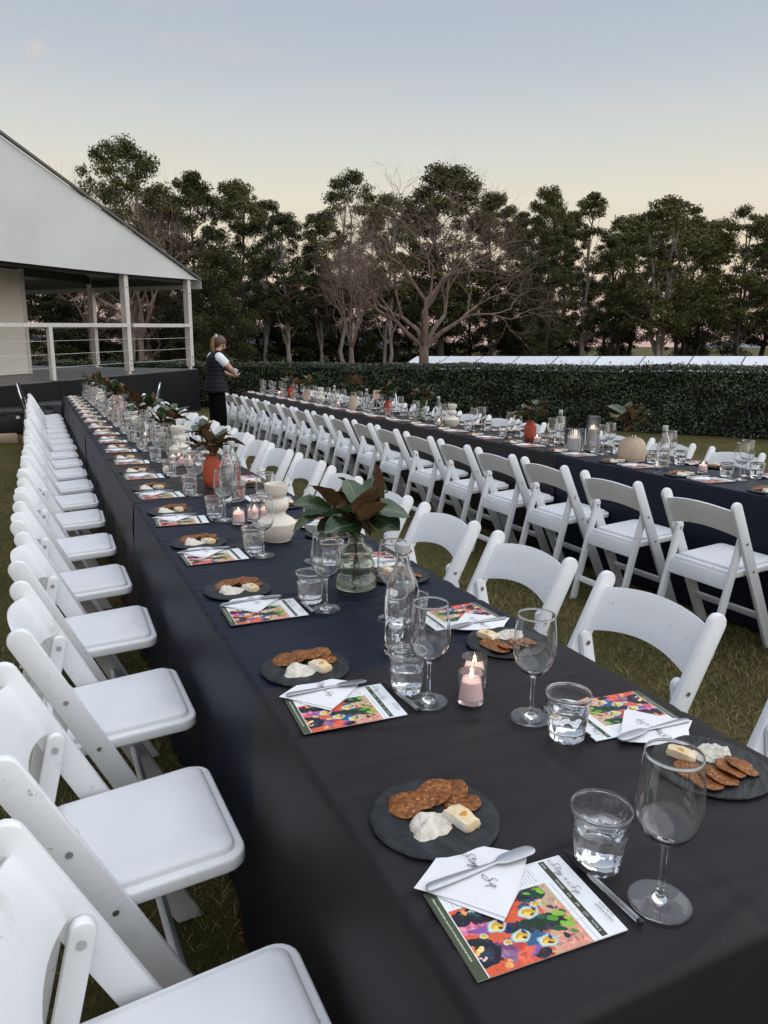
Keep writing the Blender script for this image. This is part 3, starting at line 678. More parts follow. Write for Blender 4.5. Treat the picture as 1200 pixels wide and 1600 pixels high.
def crackerm(seed):
    rr = random.Random(seed); n = 26; mb = MB(); a0 = rr.uniform(0, 6.28)
    jit = [rr.uniform(-0.0008, 0.0008) for _ in range(n)]
    fn = lambda t_, z, r: (r + 0.0016*math.sin(2*t_+a0)*r/0.026 + jit[int(round(t_/(2*math.pi)*n)) % n])
    mb.lathe([(0,-0.0016),(0.021,-0.0018),(0.0275,-0.0010),(0.0284,0.0004),(0.0268,0.0018),(0.019,0.0019),(0.010,0.0014),(0,0.0016)], n, fn=fn)
    mb.v = [(x, y, z + 0.0016*math.sin(x*130+a0)*math.cos(y*110) + rr.uniform(-.0003, .0003)) for x, y, z in mb.v]
    return mb.mesh('cracker','cracker',50)
CRK = [crackerm(i) for i in range(5)]
from mathutils import noise as mnoise
def goatm(seed):
    rr = random.Random(seed); n, m_ = 40, 12; o_ = Vector((rr.uniform(0, 50), rr.uniform(0, 50), rr.uniform(0, 50))); v = []; f = []
    pk = (-0.008+rr.uniform(-.004, .004), 0.006+rr.uniform(-.004, .004))
    def H(x, y, rho):
        q = Vector((x, y, 0)); nz_ = mnoise.noise(q*70+o_) + 0.6*mnoise.noise(q*190+o_) + 0.3*mnoise.noise(q*420+o_)
        d = math.hypot(x-pk[0], y-pk[1])/0.030
        return max(0.0003, (0.0125*math.exp(-1.5*d*d) + 0.0035)*(1+0.55*nz_)*min(1, (1-rho)*5+0.05))
    v.append((0, 0, H(0, 0, 0)))
    for j in range(1, m_+1):
        for i in range(n):
            a = 2*math.pi*i/n; c = Vector((math.cos(a), math.sin(a), 0)); rho = j/m_
            rad = 0.031*(1 + 0.28*mnoise.noise(c*1.4+o_) + 0.16*mnoise.noise(c*5+o_)*(rho**2) + 0.18*max(0, math.cos(a+0.7))*rho)
            x, y = rho*rad*c.x*1.12, rho*rad*c.y*0.86; v.append((x, y, H(x, y, rho)))
    for i in range(n): f.append((0, 1+i, 1+(i+1) % n))
    for j in range(m_-1):
        for i in range(n): f.append((1+j*n+i, 1+(j+1)*n+i, 1+(j+1)*n+(i+1) % n, 1+j*n+(i+1) % n))
    mb = MB(); mb.add(v, f); return mb.mesh('goat_cheese','goat_cheese',80)
GOAT = [goatm(i) for i in range(4)]
def briem(seed):
    rr = random.Random(seed); nx_, ny_, nz_ = 6, 10, 4
    bm = bmesh.new(); bmesh.ops.create_cube(bm, size=1)
    bmesh.ops.subdivide_edges(bm, edges=bm.edges, cuts=4, use_grid_fill=True)
    p = rr.uniform(0, 6)
    for q in bm.verts:
        x, y, z = q.co
        k = 1 - 0.06*(abs(x*2)**4 + abs(y*2)**4 + abs(z*2)**4 > 2.01)
        q.co = Vector((x*0.029*k*(1+0.18*(y)) + 0.0010*math.sin(y*9+p), y*0.052*k + 0.0012*math.sin(x*8+p), (z*k+0.5)*0.015 - (0.003*max(0, y*2)**2*max(0, z)) + rr.uniform(-.0004, .0004)))
    me = bpy.data.meshes.new('brie_slice'); bm.to_mesh(me); bm.free(); finish(me, 'brie', 60); me.materials.append(MAT['rind'])
    for pl in me.polygons:
        if abs(pl.normal.x) > 0.6 and pl.center.x < 0: pl.material_index = 1
        elif pl.center.y > 0.018 and pl.normal.y > .5: pl.material_index = 1
    return me
BRIE = [briem(i) for i in range(3)]
HONEY = MB().lathe([(0.0095,-0.0006),(0.0088,0.0008),(0.005,0.0018),(0,0.0021)], 18, fn=lambda t_, z, r: r*(1+0.22*math.sin(2*t_+.4)+0.12*math.sin(3*t_))).mesh('honey','honey',60)

# ------------------------------------------------------------------ printed order card (print as point colours on a fine grid)
def card_mesh(nu, nv, name):
    """u along the card's long side from the diner (0) to the far edge (1); v across, 0 = diner's left"""
    Wd, Hd = 0.212, 0.147
    u = np.linspace(0, 1, nu)[:, None]*np.ones((1, nv)); v = np.linspace(0, 1, nv)[None, :]*np.ones((nu, 1))
    rg = np.random.default_rng(5)
    wu = u + 0.005*np.sin(v*23+2*np.sin(u*17)) + 0.005*np.sin(v*51+u*40); wv = v + 0.006*np.sin(u*31+1.7*np.sin(v*19)) + 0.006*np.sin(u*70+v*33)
    col = np.ones((nu, nv, 3))*np.array(srgb(232,234,236)[:3])
    def put(mask, c, a=1.0):
        cc = np.array(srgb(*c)[:3]); col[mask] = col[mask]*(1-a) + cc*a
    art = (u > 0.075) & (u < 0.76) & (v > 0.275)
    def ell(cu, cv, ru, rv, c, rot=0, a=1.0, clip=art):
        du, dv = (wu-cu)*Wd, (wv-cv)*Hd; cr_, sr_ = math.cos(rot), math.sin(rot)
        q = ((du*cr_+dv*sr_)/(ru*Wd))**2 + ((-du*sr_+dv*cr_)/(rv*Wd))**2
        put((q < 1) & clip, c, a)
    put(art, (214,92,58))
    put(art & (wu + 0.25*(wv-0.6) > 0.60), (206,164,134))
    put(art & (wu + 0.3*(wv-0.5) > 0.70) & (wv > 0.55), (214,150,128))
    put(art & (wu > 0.55) & (wv < 0.5) & (wu+wv > 1.05), (200,170,142))
    ell(0.20, 0.40, 0.17, 0.075, (22,34,42)); ell(0.24, 0.37, 0.05, 0.03, (52,74,84)); ell(0.16, 0.33, 0.025, 0.018, (238,160,92)); ell(0.22, 0.33, 0.03, 0.016, (190,208,196))
    ell(0.15, 0.53, 0.14, 0.040, (216,120,150), 0.20); ell(0.20, 0.56, 0.09, 0.024, (138,84,160), 0.2); ell(0.12, 0.50, 0.06, 0.016, (236,150,160), 0.2)
    ell(0.115, 0.77, 0.115, 0.105, (20,30,40)); ell(0.13, 0.80, 0.05, 0.05, (34,52,66)); 
    ell(0.085, 0.71, 0.024, 0.022, (232,120,66)); ell(0.115, 0.735, 0.022, 0.022, (250,214,140)); ell(0.085, 0.765, 0.020, 0.020, (246,190,112)); ell(0.10, 0.82, 0.022, 0.007, (240,190,190), 0.3)
    ell(0.28, 0.87, 0.07, 0.055, (140,104,140), 0.5); ell(0.22, 0.95, 0.028, 0.022, (246,160,104)); ell(0.27, 0.78, 0.06, 0.03, (120,60,110), .7)
    ell(0.36, 0.90, 0.08, 0.035, (232,104,84), -0.5); ell(0.44, 0.95, 0.05, 0.04, (26,32,44)); ell(0.38, 0.63, 0.07, 0.04, (36,44,84)); ell(0.46, 0.66, 0.10, 0.05, (24,50,40))
    ell(0.46, 0.80, 0.07, 0.05, (54,92,130)); ell(0.34, 0.82, 0.03, 0.03, (196,60,60)); ell(0.42, 0.90, 0.06, 0.012, (120,90,170), -.6)
    ell(0.60, 0.68, 0.12, 0.065, (22,52,34)); ell(0.62, 0.35, 0.10, 0.055, (24,62,54)); ell(0.56, 0.37, 0.04, 0.03, (16,40,40)); ell(0.52, 0.44, 0.05, 0.02, (40,76,104))
    wst = random.Random(2)
    for _ in range(420 if nu > 150 else 60):
        a_, b_ = wst.uniform(0.08, 0.755), wst.uniform(0.285, 0.995); c0 = col[int(a_*(nu-1)), int(b_*(nv-1))].copy()
        s_ = wst.uniform(0.010, 0.026); du, dv = (u-a_)*Wd, (v-b_)*Hd; rot = wst.uniform(0, 3.14); cr_, sr_ = math.cos(rot), math.sin(rot)
        q = ((du*cr_+dv*sr_)/(s_*Wd))**2 + ((-du*sr_+dv*cr_)/(s_*0.38*Wd))**2
        m_ = (q < 1) & art; col[m_] = np.clip(c0*wst.uniform(0.55, 1.45) + np.array([wst.uniform(-.03, .05), wst.uniform(-.03, .03), wst.uniform(-.03, .05)]), 0.004, 0.95)
    for (a_, b_, s_, c_) in ((0.69,0.34,0.030,(132,190,54)),(0.66,0.31,0.02,(96,160,50)),(0.60,0.33,0.018,(110,180,52)),(0.69,0.63,0.038,(140,186,56)),(0.64,0.66,0.034,(86,150,50)),(0.70,0.76,0.040,(132,190,60)),(0.735,0.70,0.026,(150,190,70)),
                             (0.70,0.85,0.026,(70,140,58)),(0.63,0.78,0.04,(28,80,44)),(0.67,0.55,0.02,(26,70,60)),(0.71,0.57,0.016,(40,84,96)),(0.66,0.48,0.018,(150,180,70)),(0.58,0.60,0.03,(34,92,70)),(0.73,0.62,0.02,(60,110,70)),(0.64,0.86,0.024,(24,50,52))):
        ell(a_, b_, s_, s_*0.62, c_, 0.6)
    for (a_, b_, s_) in ((0.29,0.57,0.062),(0.385,0.735,0.060),(0.53,0.53,0.066),(0.515,0.855,0.060),(0.60,0.47,0.034),(0.19,0.62,0.026),(0.29,0.75,0.030)):
        ell(a_, b_, s_, s_*0.80, (150,190,206)); ell(a_, b_, s_*0.86, s_*0.66, (214,220,190)); ell(a_+s_*0.1, b_, s_*0.66, s_*0.5, (214,166,52)); ell(a_-s_*0.15, b_+0.02, s_*0.34, s_*0.24, (244,206,90)); ell(a_+s_*0.2, b_+0.03, s_*0.26, s_*0.14, (96,44,40)); ell(a_+s_*0.55, b_-0.03, s_*0.2, s_*0.3, (46,70,120))
    col[art] *= (0.82 + 0.36*rg.random((nu, nv)))[art][:, None]*0.5 + 0.5
    put(u < 0.068, (70,80,58)); put((u > 0.030) & (u < 0.040) & (v > 0.08) & (v < 0.82) & (rg.random((nu, nv)) > 0.35), (190,196,180))
    bar = (u > 0.825) & (u < 0.868) & (v > 0.02) & (v < 0.985); put(bar, (62,68,50))
    put((u > 0.10) & (u < 0.74) & (v < 0.25) & (v > 0.05) & (((u*42) % 1) < 0.35) & (rg.random((nu, nv)) > 0.3), (176,178,180))
    for q in (0.30, 0.52, 0.64, 0.75, 0.86): put((u > 0.765) & (u < 0.82) & (abs(v-q) < 0.004), (206,208,210))
    put((abs(u-0.792) < 0.004) & (v > .3), (208,210,212))
    X = np.stack([u*Wd - Wd/2, Hd/2 - v*Hd, np.zeros_like(u)+0.0016 + 0.0012*np.maximum(0, (u-0.9)*6)**2*0.4], -1).reshape(-1, 3)
    idx = np.arange(nu*nv).reshape(nu, nv)
    f = np.stack([idx[:-1,:-1], idx[:-1,1:], idx[1:,1:], idx[1:,:-1]], -1).reshape(-1, 4)
    rim = np.concatenate([idx[:, 0], idx[-1, 1:], idx[-2::-1, -1], idx[0, -2:0:-1]])
    base = len(X); Xb = X[rim].copy(); Xb[:, 2] = 0.0; nr = len(rim); k = np.arange(nr)
    f2 = np.stack([rim, rim[(k+1) % nr], base+(k+1) % nr, base+k], -1)
    me = mesh_np(name, np.concatenate([X, Xb]), np.concatenate([f, f2]), 'print', 0)
    at_ = me.color_attributes.new('Col', 'FLOAT_COLOR', 'POINT')
    cc = np.concatenate([col.reshape(-1, 3), np.ones((nr, 3))*0.6]); cc = np.concatenate([cc, np.ones((len(cc), 1))], 1).astype(np.float32)
    at_.data.foreach_set('color', cc.ravel())
    me.polygons.foreach_set('use_smooth', [True]*len(me.polygons)); me.set_sharp_from_angle(angle=R(40))
    return me
CARD_HI = card_mesh(300, 208, 'order_card'); CARD_LO = card_mesh(84, 58, 'order_card')

# script lettering "Stay n Sip" as fine ribbons; reads along +X with +Y up
def script(size, width, words):
    L = {'S': [[(1,.95),(.75,1.08),(.42,.86),(.62,.52),(.74,.2),(.28,-.06),(-.35,.12),(-.15,.36),(.75,.30)]],
         't': [[(.30,.95),(.22,.4),(.26,.04),(.42,.1)], [(.05,.60),(.62,.74)]],
         'a': [[(.42,.40),(.2,.38),(.06,.16),(.2,.02),(.4,.2),(.45,.4),(.44,.1),(.6,.05)]],
         'y': [[(.06,.4),(.08,.12),(.24,.08),(.4,.4),(.36,-.1),(.12,-.55),(-.15,-.38),(.45,.04)]],
         'n': [[(.05,.36),(.06,.04)], [(.06,.22),(.25,.4),(.34,.05),(.45,.08)]],
         'i': [[(.12,.4),(.08,.06),(.25,.06)], [(.17,.60),(.19,.63)]],
         'p': [[(.12,.42),(-.02,-.55)], [(.10,.3),(.3,.44),(.4,.18),(.12,.04)]]}
    adv = {'S': 1.05, 't': .5, 'a': .58, 'y': .55, 'n': .6, 'i': .3, 'p': .5}
    mb = MB(); w = width/2
    for (word, ox, oy) in words:
        x = ox
        for ch in word:
            for st in L[ch]:
                P = spline([((px + x + 0.25*py)*size, (py + oy)*size, 0) for px, py in st], 5)
                v = []
                for i, p in enumerate(P):
                    d = (P[min(i+1, len(P)-1)] - P[max(0, i-1)]); d = d.normalized() if d.length else Vector((1,0,0))
                    ww = w*(0.7 + 0.5*abs(d.y)); n = Vector((-d.y, d.x, 0))*ww
                    v += [p+n, p-n]
                mb.add(v, [(2*i, 2*i+1, 2*i+3, 2*i+2) for i in range(len(P)-1)])
            x += adv[ch]
    return mb.mesh('lettering', 'ink', 0)
LOGO_CARD = script(0.0105, 0.00075, [('Stay', 0, 0), ('n', 3.2, 0), ('Sip', 4.4, 0)])
LOGO_NAP = script(0.0125, 0.0010, [('Stay', 0, 0.2), ('n', 3.0, 0.05), ('Sip', 4.3, 0)])
def text_mesh(s_, size, mat, align='LEFT'):
    cu = bpy.data.curves.new('text', 'FONT'); cu.body = s_; cu.size = size; cu.align_x = align; cu.resolution_u = 2; cu.fill_mode = 'FRONT'
    o = bpy.data.objects.new('text', cu); C.objects.link(o)
    dg = bpy.context.evaluated_depsgraph_get(); me = bpy.data.meshes.new_from_object(o.evaluated_get(dg))
    bpy.data.objects.remove(o); me.name = 'lettering'; me.materials.clear(); me.materials.append(MAT[mat]); return me
TXT_BAR = [(text_mesh(w_, 0.0046, 'ink_light'), v_) for w_, v_ in (('WINE', 0.10), ('VINTAGE', 0.33), ('RTL', 0.52), ('6PK', 0.64), ('QTY', 0.755), ('TOTAL $', 0.86))]
TXT_SCAN = [text_mesh('SCAN ME TO', 0.0048, 'ink'), text_mesh('LEAVE A REVIEW', 0.0048, 'ink')]

# folded paper napkin (plan points in the setting's frame, see below), two plies with a soft lift
def napkinm(seed):
    rr = random.Random(seed); j = lambda: rr.uniform(-0.003, 0.003)
    o1 = [(-0.094,-0.130),(-0.066,-0.107),(-0.039,-0.083),(-0.004,-0.089),(0.031,-0.095),(0.060,-0.112),(0.086,-0.129),(0.038,-0.174),(-0.011,-0.220),(-0.052,-0.172)]
    o2 = [(-0.088,-0.134),(-0.060,-0.116),(-0.030,-0.096),(0.0,-0.100),(0.040,-0.106),(0.066,-0.120),(0.080,-0.136),(0.034,-0.182),(-0.017,-0.226),(-0.055,-0.178)]
    mb = MB()
    for (o_, z0) in ((o2, 0.0022), (o1, 0.0040)):
        o_ = [(x+j(), y+j()) for x, y in o_]; n = len(o_); cx, cy = sum(p[0] for p in o_)/n, sum(p[1] for p in o_)/n
        v = [(cx, cy, z0+0.0034)]; f = []; rings = 4
        for k in range(1, rings+1):
            for i, (x, y) in enumerate(o_):
                s_ = k/rings; v.append((cx+(x-cx)*s_, cy+(y-cy)*s_, z0 + 0.0034*(1-s_**2) + 0.0012*math.sin(i*1.9+seed)*s_))
        for i in range(n): f.append((0, 1+i, 1+(i+1) % n))
        for k in range(rings-1):
            for i in range(n): f.append((1+k*n+i, 1+(k+1)*n+i, 1+(k+1)*n+(i+1) % n, 1+k*n+(i+1) % n))
        mb.add(v, f)
    return mb.mesh('paper_napkin', 'paper', 50)
NAP = [napkinm(i) for i in range(4)]
# cheese spreader along +X, 175 mm
def knifem():
    prof = [(0,.0040,0),(0.003,.0062,.0006),(0.012,.0074,.0014),(0.045,.0068,.0018),(0.080,.0048,.0022),(0.102,.0030,.0030),(0.110,.0034,.0036),(0.117,.0072,.0038),(0.128,.0098,.0036),(0.150,.0105,.0030),(0.166,.0098,.0022),(0.173,.0072,.0018),(0.1765,.0030,.0016)]
    P = spline([(a, b_, c) for a, b_, c in prof], 3); v = []; f = []
    for p in P:
        th = 0.0016 if p.x < 0.105 else 0.0009
        for (yy, zz) in ((-1, 0), (-0.55, 1), (0.55, 1), (1, 0), (0.55, -1), (-0.55, -1)):
            v.append((p.x, yy*p.y + (0.003*max(0, p.x-0.108)/0.06), p.z + zz*th/2*1.4))
    for i in range(len(P)-1):
        for k in range(6): f.append((i*6+k, i*6+(k+1) % 6, (i+1)*6+(k+1) % 6, (i+1)*6+k))
    f += [tuple(range(6))[::-1], tuple((len(P)-1)*6+k for k in range(6))]
    mb = MB(); mb.add(v, f); return mb.mesh('cheese_knife', 'cutlery', 40)
KNIFE = knifem()
# ballpoint pen along +X from cap end (0) to plug (0.15)
PEN = [('barrel', MB().tube([(0.046,0,0.0042),(0.146,0,0.0042)], 0.0041, 6).mesh('barrel','pen_clear',20), None, None,
       [('refill', MB().tube([(0.05,0,0.0042),(0.144,0,0.0042)], 0.0014, 6).mesh('refill','pen_black',40))]),
       ('cap', MB().tube([(0,0,0.0042),(0.003,0,0.0042),(0.030,0,0.0045),(0.054,0,0.0046),(0.0545,0,0.0046)], [0.0012,0.0024,0.0044,0.0050,0.0046], 12).box((0.038,0,0.0100),(0.048,0.0032,0.0012)).mesh('cap','pen_black',40)),
       ('plug', MB().tube([(0.1455,0,0.0042),(0.151,0,0.0042),(0.152,0,0.0042)], [0.0040,0.0040,0.003], 10).mesh('plug','pen_black',40))]
PEN_FAR = MB().tube([(0,0,0.0042),(0.03,0,0.0042),(0.054,0,0.0042),(0.055,0,0.004),(0.152,0,0.004)],[0.0015,0.0046,0.005,0.004,0.004],6).mesh('pen','pen_black',40)

# ------------------------------------------------------------------ place settings
# local frame: origin = centre of the slate; +X towards the table's middle, -Y towards the order card
rs = random.Random(5); LOOSE = []; ncrack = 0
def setting(x, y, rz, where, grp, lod, zt=TOP+0.0045, spots=None):
    """lod 0: lettering and full parts, 1: full parts, 2: far"""
    global ncrack
    base = Matrix.Translation((x, y, zt)) @ Matrix.Rotation(rz, 4, 'Z')
    def go(name, me, p, a, label, cat, z=0.0, empty=False, tilt=None):
        mtx = base @ Matrix.Translation((p[0], p[1], z)) @ Matrix.Rotation(a, 4, 'Z')
        if tilt is not None: mtx = mtx @ tilt
        o = ob(name, None if empty else me); o.matrix_world = mtx
        return tag(o, label + ' ' + where, cat, grp % cat if grp else None)
    J = lambda s_=0.004: rs.uniform(-s_, s_)
    px, py = J(), J()
    go('slate_board', SLATES[rs.randrange(4)], (px, py), rs.uniform(0, 6.28), 'round slate board', 'slate board')
    # five seeded crackers, shingled
    pos = [(0.050,0.006,0,.0088), (0.050,0.041,-8,.0112), (0.022,0.041,-12,.0132), (-0.008,0.037,-15,.0138), (-0.036,0.035,-14,.0118)]
    for i, (cx, cy, tl, cz) in enumerate(pos):
        mtx = base @ Matrix.Translation((px+cx+J(.003), py+cy+J(.004), cz+0.0004)) @ Matrix.Rotation(R(tl+rs.uniform(-3, 3)), 4, 'Y') @ Matrix.Rotation(R(rs.uniform(-6, 6)), 4, 'X') @ Matrix.Rotation(rs.uniform(0, 6.28), 4, 'Z')
        if lod < 3 and ncrack < 300:
            o = ob('cracker', CRK[rs.randrange(5)]); o.matrix_world = mtx; ncrack += 1
            tag(o, 'seeded cracker on slate ' + where, 'cracker', grp % 'cracker' if grp else None)
            if not grp: o['group'] = 'crackers ' + where
        else: LOOSE.append((rs.randrange(5), mtx))
    go('goat_cheese', GOAT[rs.randrange(4)], (px-0.026+J(), py-0.024+J()), R(rs.uniform(-30, 20)), 'soft goat cheese on slate', 'cheese', 0.0060)
    o = go('brie_slice', BRIE[rs.randrange(3)], (px+0.030+J(), py-0.032+J()), R(18+rs.uniform(-14, 14)), 'brie slice with honey', 'cheese', 0.0060)
    ob('honey', HONEY, o, (0.002, -0.002, 0.0136))
    ca = R(-2+rs.uniform(-2.5, 2.5))
    o = go('order_card', CARD_HI if lod == 0 else CARD_LO, (0.012+J(.003), -0.213+J(.003)), ca, 'printed painted order card', 'card')
    if lod == 0:
        hd = 0.147
        ob('lettering', LOGO_CARD, o, (0.0825, hd/2-0.010, 0.0042), (0, 0, R(-90)))
        for me, v_ in TXT_BAR: ob('lettering', me, o, (0.0722-0.0012, hd/2-v_*hd+0.008, 0.0024), (0, 0, R(-90)))
        for q, me in enumerate(TXT_SCAN): ob('lettering', me, o, (0.0985-0.006*q, hd/2-0.098, 0.0044), (0, R(-3), R(-90)))
    o = go('paper_napkin', NAP[rs.randrange(4)], (J(.002), J(.003)), R(rs.uniform(-3, 3)), 'folded white paper napkin', 'napkin', 0.0016)
    if lod < 2: ob('lettering', LOGO_NAP, o, (-0.008, -0.097, 0.0088), (R(0), R(0), R(-84)))
    go('cheese_knife', KNIFE, (-0.087+J(.003), -0.134+J(.003)), R(-1+rs.uniform(-3, 3)), 'steel knife on napkin', 'knife', 0.0098)
    pa = R(-88+rs.uniform(-3, 3)); pp = (0.131+J(.003), -0.143+J(.003))
    if lod < 2:
        o = go('pen', None, pp, pa, 'black capped clear pen', 'pen', empty=True); place(PEN, o)
    else: go('pen', PEN_FAR, pp, pa, 'black capped clear pen', 'pen')
    o = go('tumbler', None, (0.163+J(.006), -0.190+J(.008)), rs.uniform(0, 6), 'faceted water tumbler', 'tumbler', empty=True)
    place([('glass', TUMB), ('water', WAT[rs.randrange(3)])], o)
    go('wine_glass', WINE, (0.180+J(.005), -0.268+J(.007)), rs.uniform(0, 6), 'empty stemmed wine glass', 'wine glass')
XL = 0.127
for k in range(20):
    y = 0.862 + 0.607*k
    near = k < 10
    w_ = ('at %s place from free end, outer side of stage table' % ORD[k]) if near else 'among stage-end places, outer side of stage table'
    setting(XL, y, rs.uniform(-.02, .02), w_, None if near else '%s among the stage-end outer places', 0 if k < 3 else 1 if k < 6 else 2)
for k in range(20):
    y = 0.788 + 0.610*k; near = k < 8
    w_ = ('at %s place from free end, aisle side of stage table' % ORD[k]) if near else 'among stage-end places, aisle side of stage table'
    setting(0.76-XL, y, math.pi+rs.uniform(-.04, .04), w_, None if near else '%s among the stage-end aisle places', 0 if k < 2 else 1 if k < 4 else 2)
BL = ['beside small pink votive', 'below round tan vase', 'below ribbed candle holders']
for k in range(19):
    y = 2.58 + 0.58*k; w_ = 'along aisle side of hedge table'
    i = k - 1
    setting(2.985+XL, y, rs.uniform(-.03, .03), (BL[i] + ', hedge table aisle side') if 0 <= i < 3 else w_, None if 0 <= i < 3 else '%s along the hedge table aisle side', 1 if k < 4 else 2)
for k in range(19):
    y = 2.72 + 0.58*k
    setting(3.745-XL, y, math.pi+rs.uniform(-.04, .04), 'along hedge side of hedge table', '%s along the hedge table hedge side', 2 if k < 3 else 3)
vv, ff, o_ = [], [], 0
for (i, mtx) in LOOSE:
    me = CRK[i]; 
    for v in me.vertices: vv.append(mtx @ v.co)
    for p in me.polygons: ff.append(tuple(o_ + q for q in p.vertices))
    o_ += len(me.vertices)
if vv:
    mb = MB(); mb.v = [tuple(v) for v in vv]; mb.f = ff
    tag(ob('crackers', mb.mesh('crackers', 'cracker', 50, fix=False)), 'remaining seeded crackers on the hedge table slates', 'crackers', kind='stuff')
# ------------------------------------------------------------------ centrepieces
ZT = TOP + 0.0044
FLAME = MB().lathe([(0,0),(0.0026,0.002),(0.0037,0.007),(0.0029,0.014),(0.0012,0.021),(0,0.025)], 10).mesh('flame','flame_core',60)
WICK = MB().tube([(0,0,-0.002),(0.0004,0,0.005)], 0.0008, 6).mesh('wick','wick',0)
VG = MB().lathe([(0,0.0015),(0.022,0.0),(0.0258,0.001),(0.0268,0.005),(0.0275,0.066),(0.0270,0.0675),(0.0262,0.066),(0.0253,0.012),(0.022,0.0095),(0,0.0095)], 36).mesh('glass','votive_glass',50)
def waxm(r, z0, z1, mat): return MB().lathe([(0,z0),(r,z0),(r,z1-0.001),(r-0.0012,z1+0.0004),(r*0.6,z1-0.0012),(0.004,z1-0.0022),(0,z1-0.0022)], 30).mesh('wax', mat, 50)
VW = [waxm(0.0246, 0.0102, h, 'wax') for h in (0.045, 0.050)]
CL = bpy.data.lights.new('candle_light', 'POINT'); CL.energy = 0.045; CL.color = (1.0, 0.52, 0.20); CL.shadow_soft_size = 0.004
CLB = bpy.data.lights.new('candle_light', 'POINT'); CLB.energy = 0.05; CLB.color = (1.0, 0.55, 0.22); CLB.shadow_soft_size = 0.006
rv = random.Random(9)
def votive(x, y, label, group=None):
    t_ = thing('votive_candle', label, 'candle', (x, y, ZT), (0, 0, rv.uniform(0, 6)), group)
    i = rv.randrange(2); h = (0.045, 0.050)[i]
    place([('glass', VG), ('wax', VW[i], None, None, [('wick', WICK, (0, 0, h-0.001)), ('flame', FLAME, (0, 0, h+0.002))])], t_)
    l_ = ob('candle_light', CL, t_, (0, 0, h+0.011))
def bottle(x, y, label, group=None):
    t_ = thing('water_bottle', label, 'bottle', (x, y, ZT), (0, 0, rv.uniform(0, 6)), group)
    place([('glass', BOT), ('water', BOTW), ('cap', CAPM)], t_)
# vases
RIP = MB().lathe(sprof([(0,0.001),(0.040,0.0),(0.058,0.003),(0.063,0.014),(0.060,0.032),(0.050,0.045),(0.046,0.050),(0.054,0.058),(0.0585,0.072),(0.053,0.088),(0.045,0.096),(0.050,0.104),(0.0530,0.114),(0.046,0.128),(0.030,0.138),(0.0235,0.146),(0.0235,0.160)],4)
    + sprof([(0.0225,0.161),(0.0212,0.160),(0.0210,0.147),(0.028,0.1355),(0.0435,0.126),(0.0502,0.114),(0.0472,0.104),(0.042,0.0965),(0.0505,0.086),(0.0557,0.072),(0.0512,0.059),(0.043,0.050),(0.0475,0.044),(0.0572,0.031),(0.0600,0.014),(0.055,0.008),(0,0.008)],4), 48).mesh('vase','green_glass',60)
CRM = MB().lathe(sprof([(0,0.001),(0.046,0.0),(0.051,0.003),(0.066,0.030),(0.075,0.066)],4) + sprof([(0.0745,0.070),(0.058,0.084),(0.036,0.098),(0.030,0.108)],4) + sprof([(0.032,0.112),(0.043,0.124),(0.046,0.136),(0.042,0.150),(0.031,0.160),(0.0265,0.165)],4) + sprof([(0.030,0.168),(0.039,0.180),(0.0435,0.200),(0.0445,0.217)],4)
    + sprof([(0.0425,0.2185),(0.0395,0.216),(0.037,0.200),(0.030,0.186),(0.012,0.178),(0,0.177)],3), 44).mesh('cream_vase','ceramic_cream',38)
TER = MB().lathe(sprof([(0,0.001),(0.034,0.0),(0.038,0.003),(0.049,0.026)],3) + [(0.0505,0.034),(0.0505,0.080),(0.0505,0.112)] + sprof([(0.049,0.120),(0.035,0.143),(0.031,0.150),(0.031,0.166)],3) + [(0.033,0.169),(0.0295,0.1695),(0.0265,0.160),(0.0265,0.06),(0,0.06)], 44).mesh('terracotta_vase','terracotta',35)
TAN = MB().lathe(sprof([(0,0.001),(0.080,0.0),(0.087,0.004),(0.093,0.030),(0.0935,0.070),(0.086,0.112),(0.066,0.142),(0.040,0.157),(0.026,0.160)],4) + [(0.024,0.158),(0.022,0.14),(0.02,0.05),(0,0.05)], 44).mesh('tan_vase','ceramic_tan',50)
TANS = MB().lathe(sprof([(0,0.001),(0.045,0.0),(0.052,0.004),(0.054,0.05),(0.052,0.11),(0.044,0.150),(0.030,0.166),(0.022,0.168)],4) + [(0.020,0.165),(0.018,0.05),(0,0.05)], 36).mesh('slim_tan_vase','ceramic_tan',50)
# magnolia leaves
def leafm(L, w, curl, cup):
    nx_, ny_ = 6, 10; v, f = [], []
    for j in range(ny_+1):
        t_ = j/ny_; wd = w*(math.sin(math.pi*min(1, t_*0.97+0.03)**1.12)**0.62)
        if j == 0: wd = 0.0016
        if j == ny_: wd = 0.0006
        for i in range(nx_+1):
            u = -1 + 2*i/nx_
            v.append((u*wd, t_*L*(1-0.12*curl*t_), cup*abs(u)**1.5*wd*0.8 - curl*0.42*L*t_*t_ + 0.0018*math.sin(t_*22)*abs(u)))
    for j in range(ny_):
        for i in range(nx_): f.append((j*(nx_+1)+i, j*(nx_+1)+i+1, (j+1)*(nx_+1)+i+1, (j+1)*(nx_+1)+i))
    mb = MB(); mb.add(v, f); return mb.mesh('leaf', 'magnolia', 0, fix=False)
LEAF = [leafm(0.125, 0.034, 0.75, 0.35), leafm(0.108, 0.032, 0.5, 0.35), leafm(0.135, 0.036, 1.0, 0.30), leafm(0.098, 0.030, 0.6, 0.45)]
for me in LEAF: me.polygons.foreach_set('use_smooth', [True]*len(me.polygons))
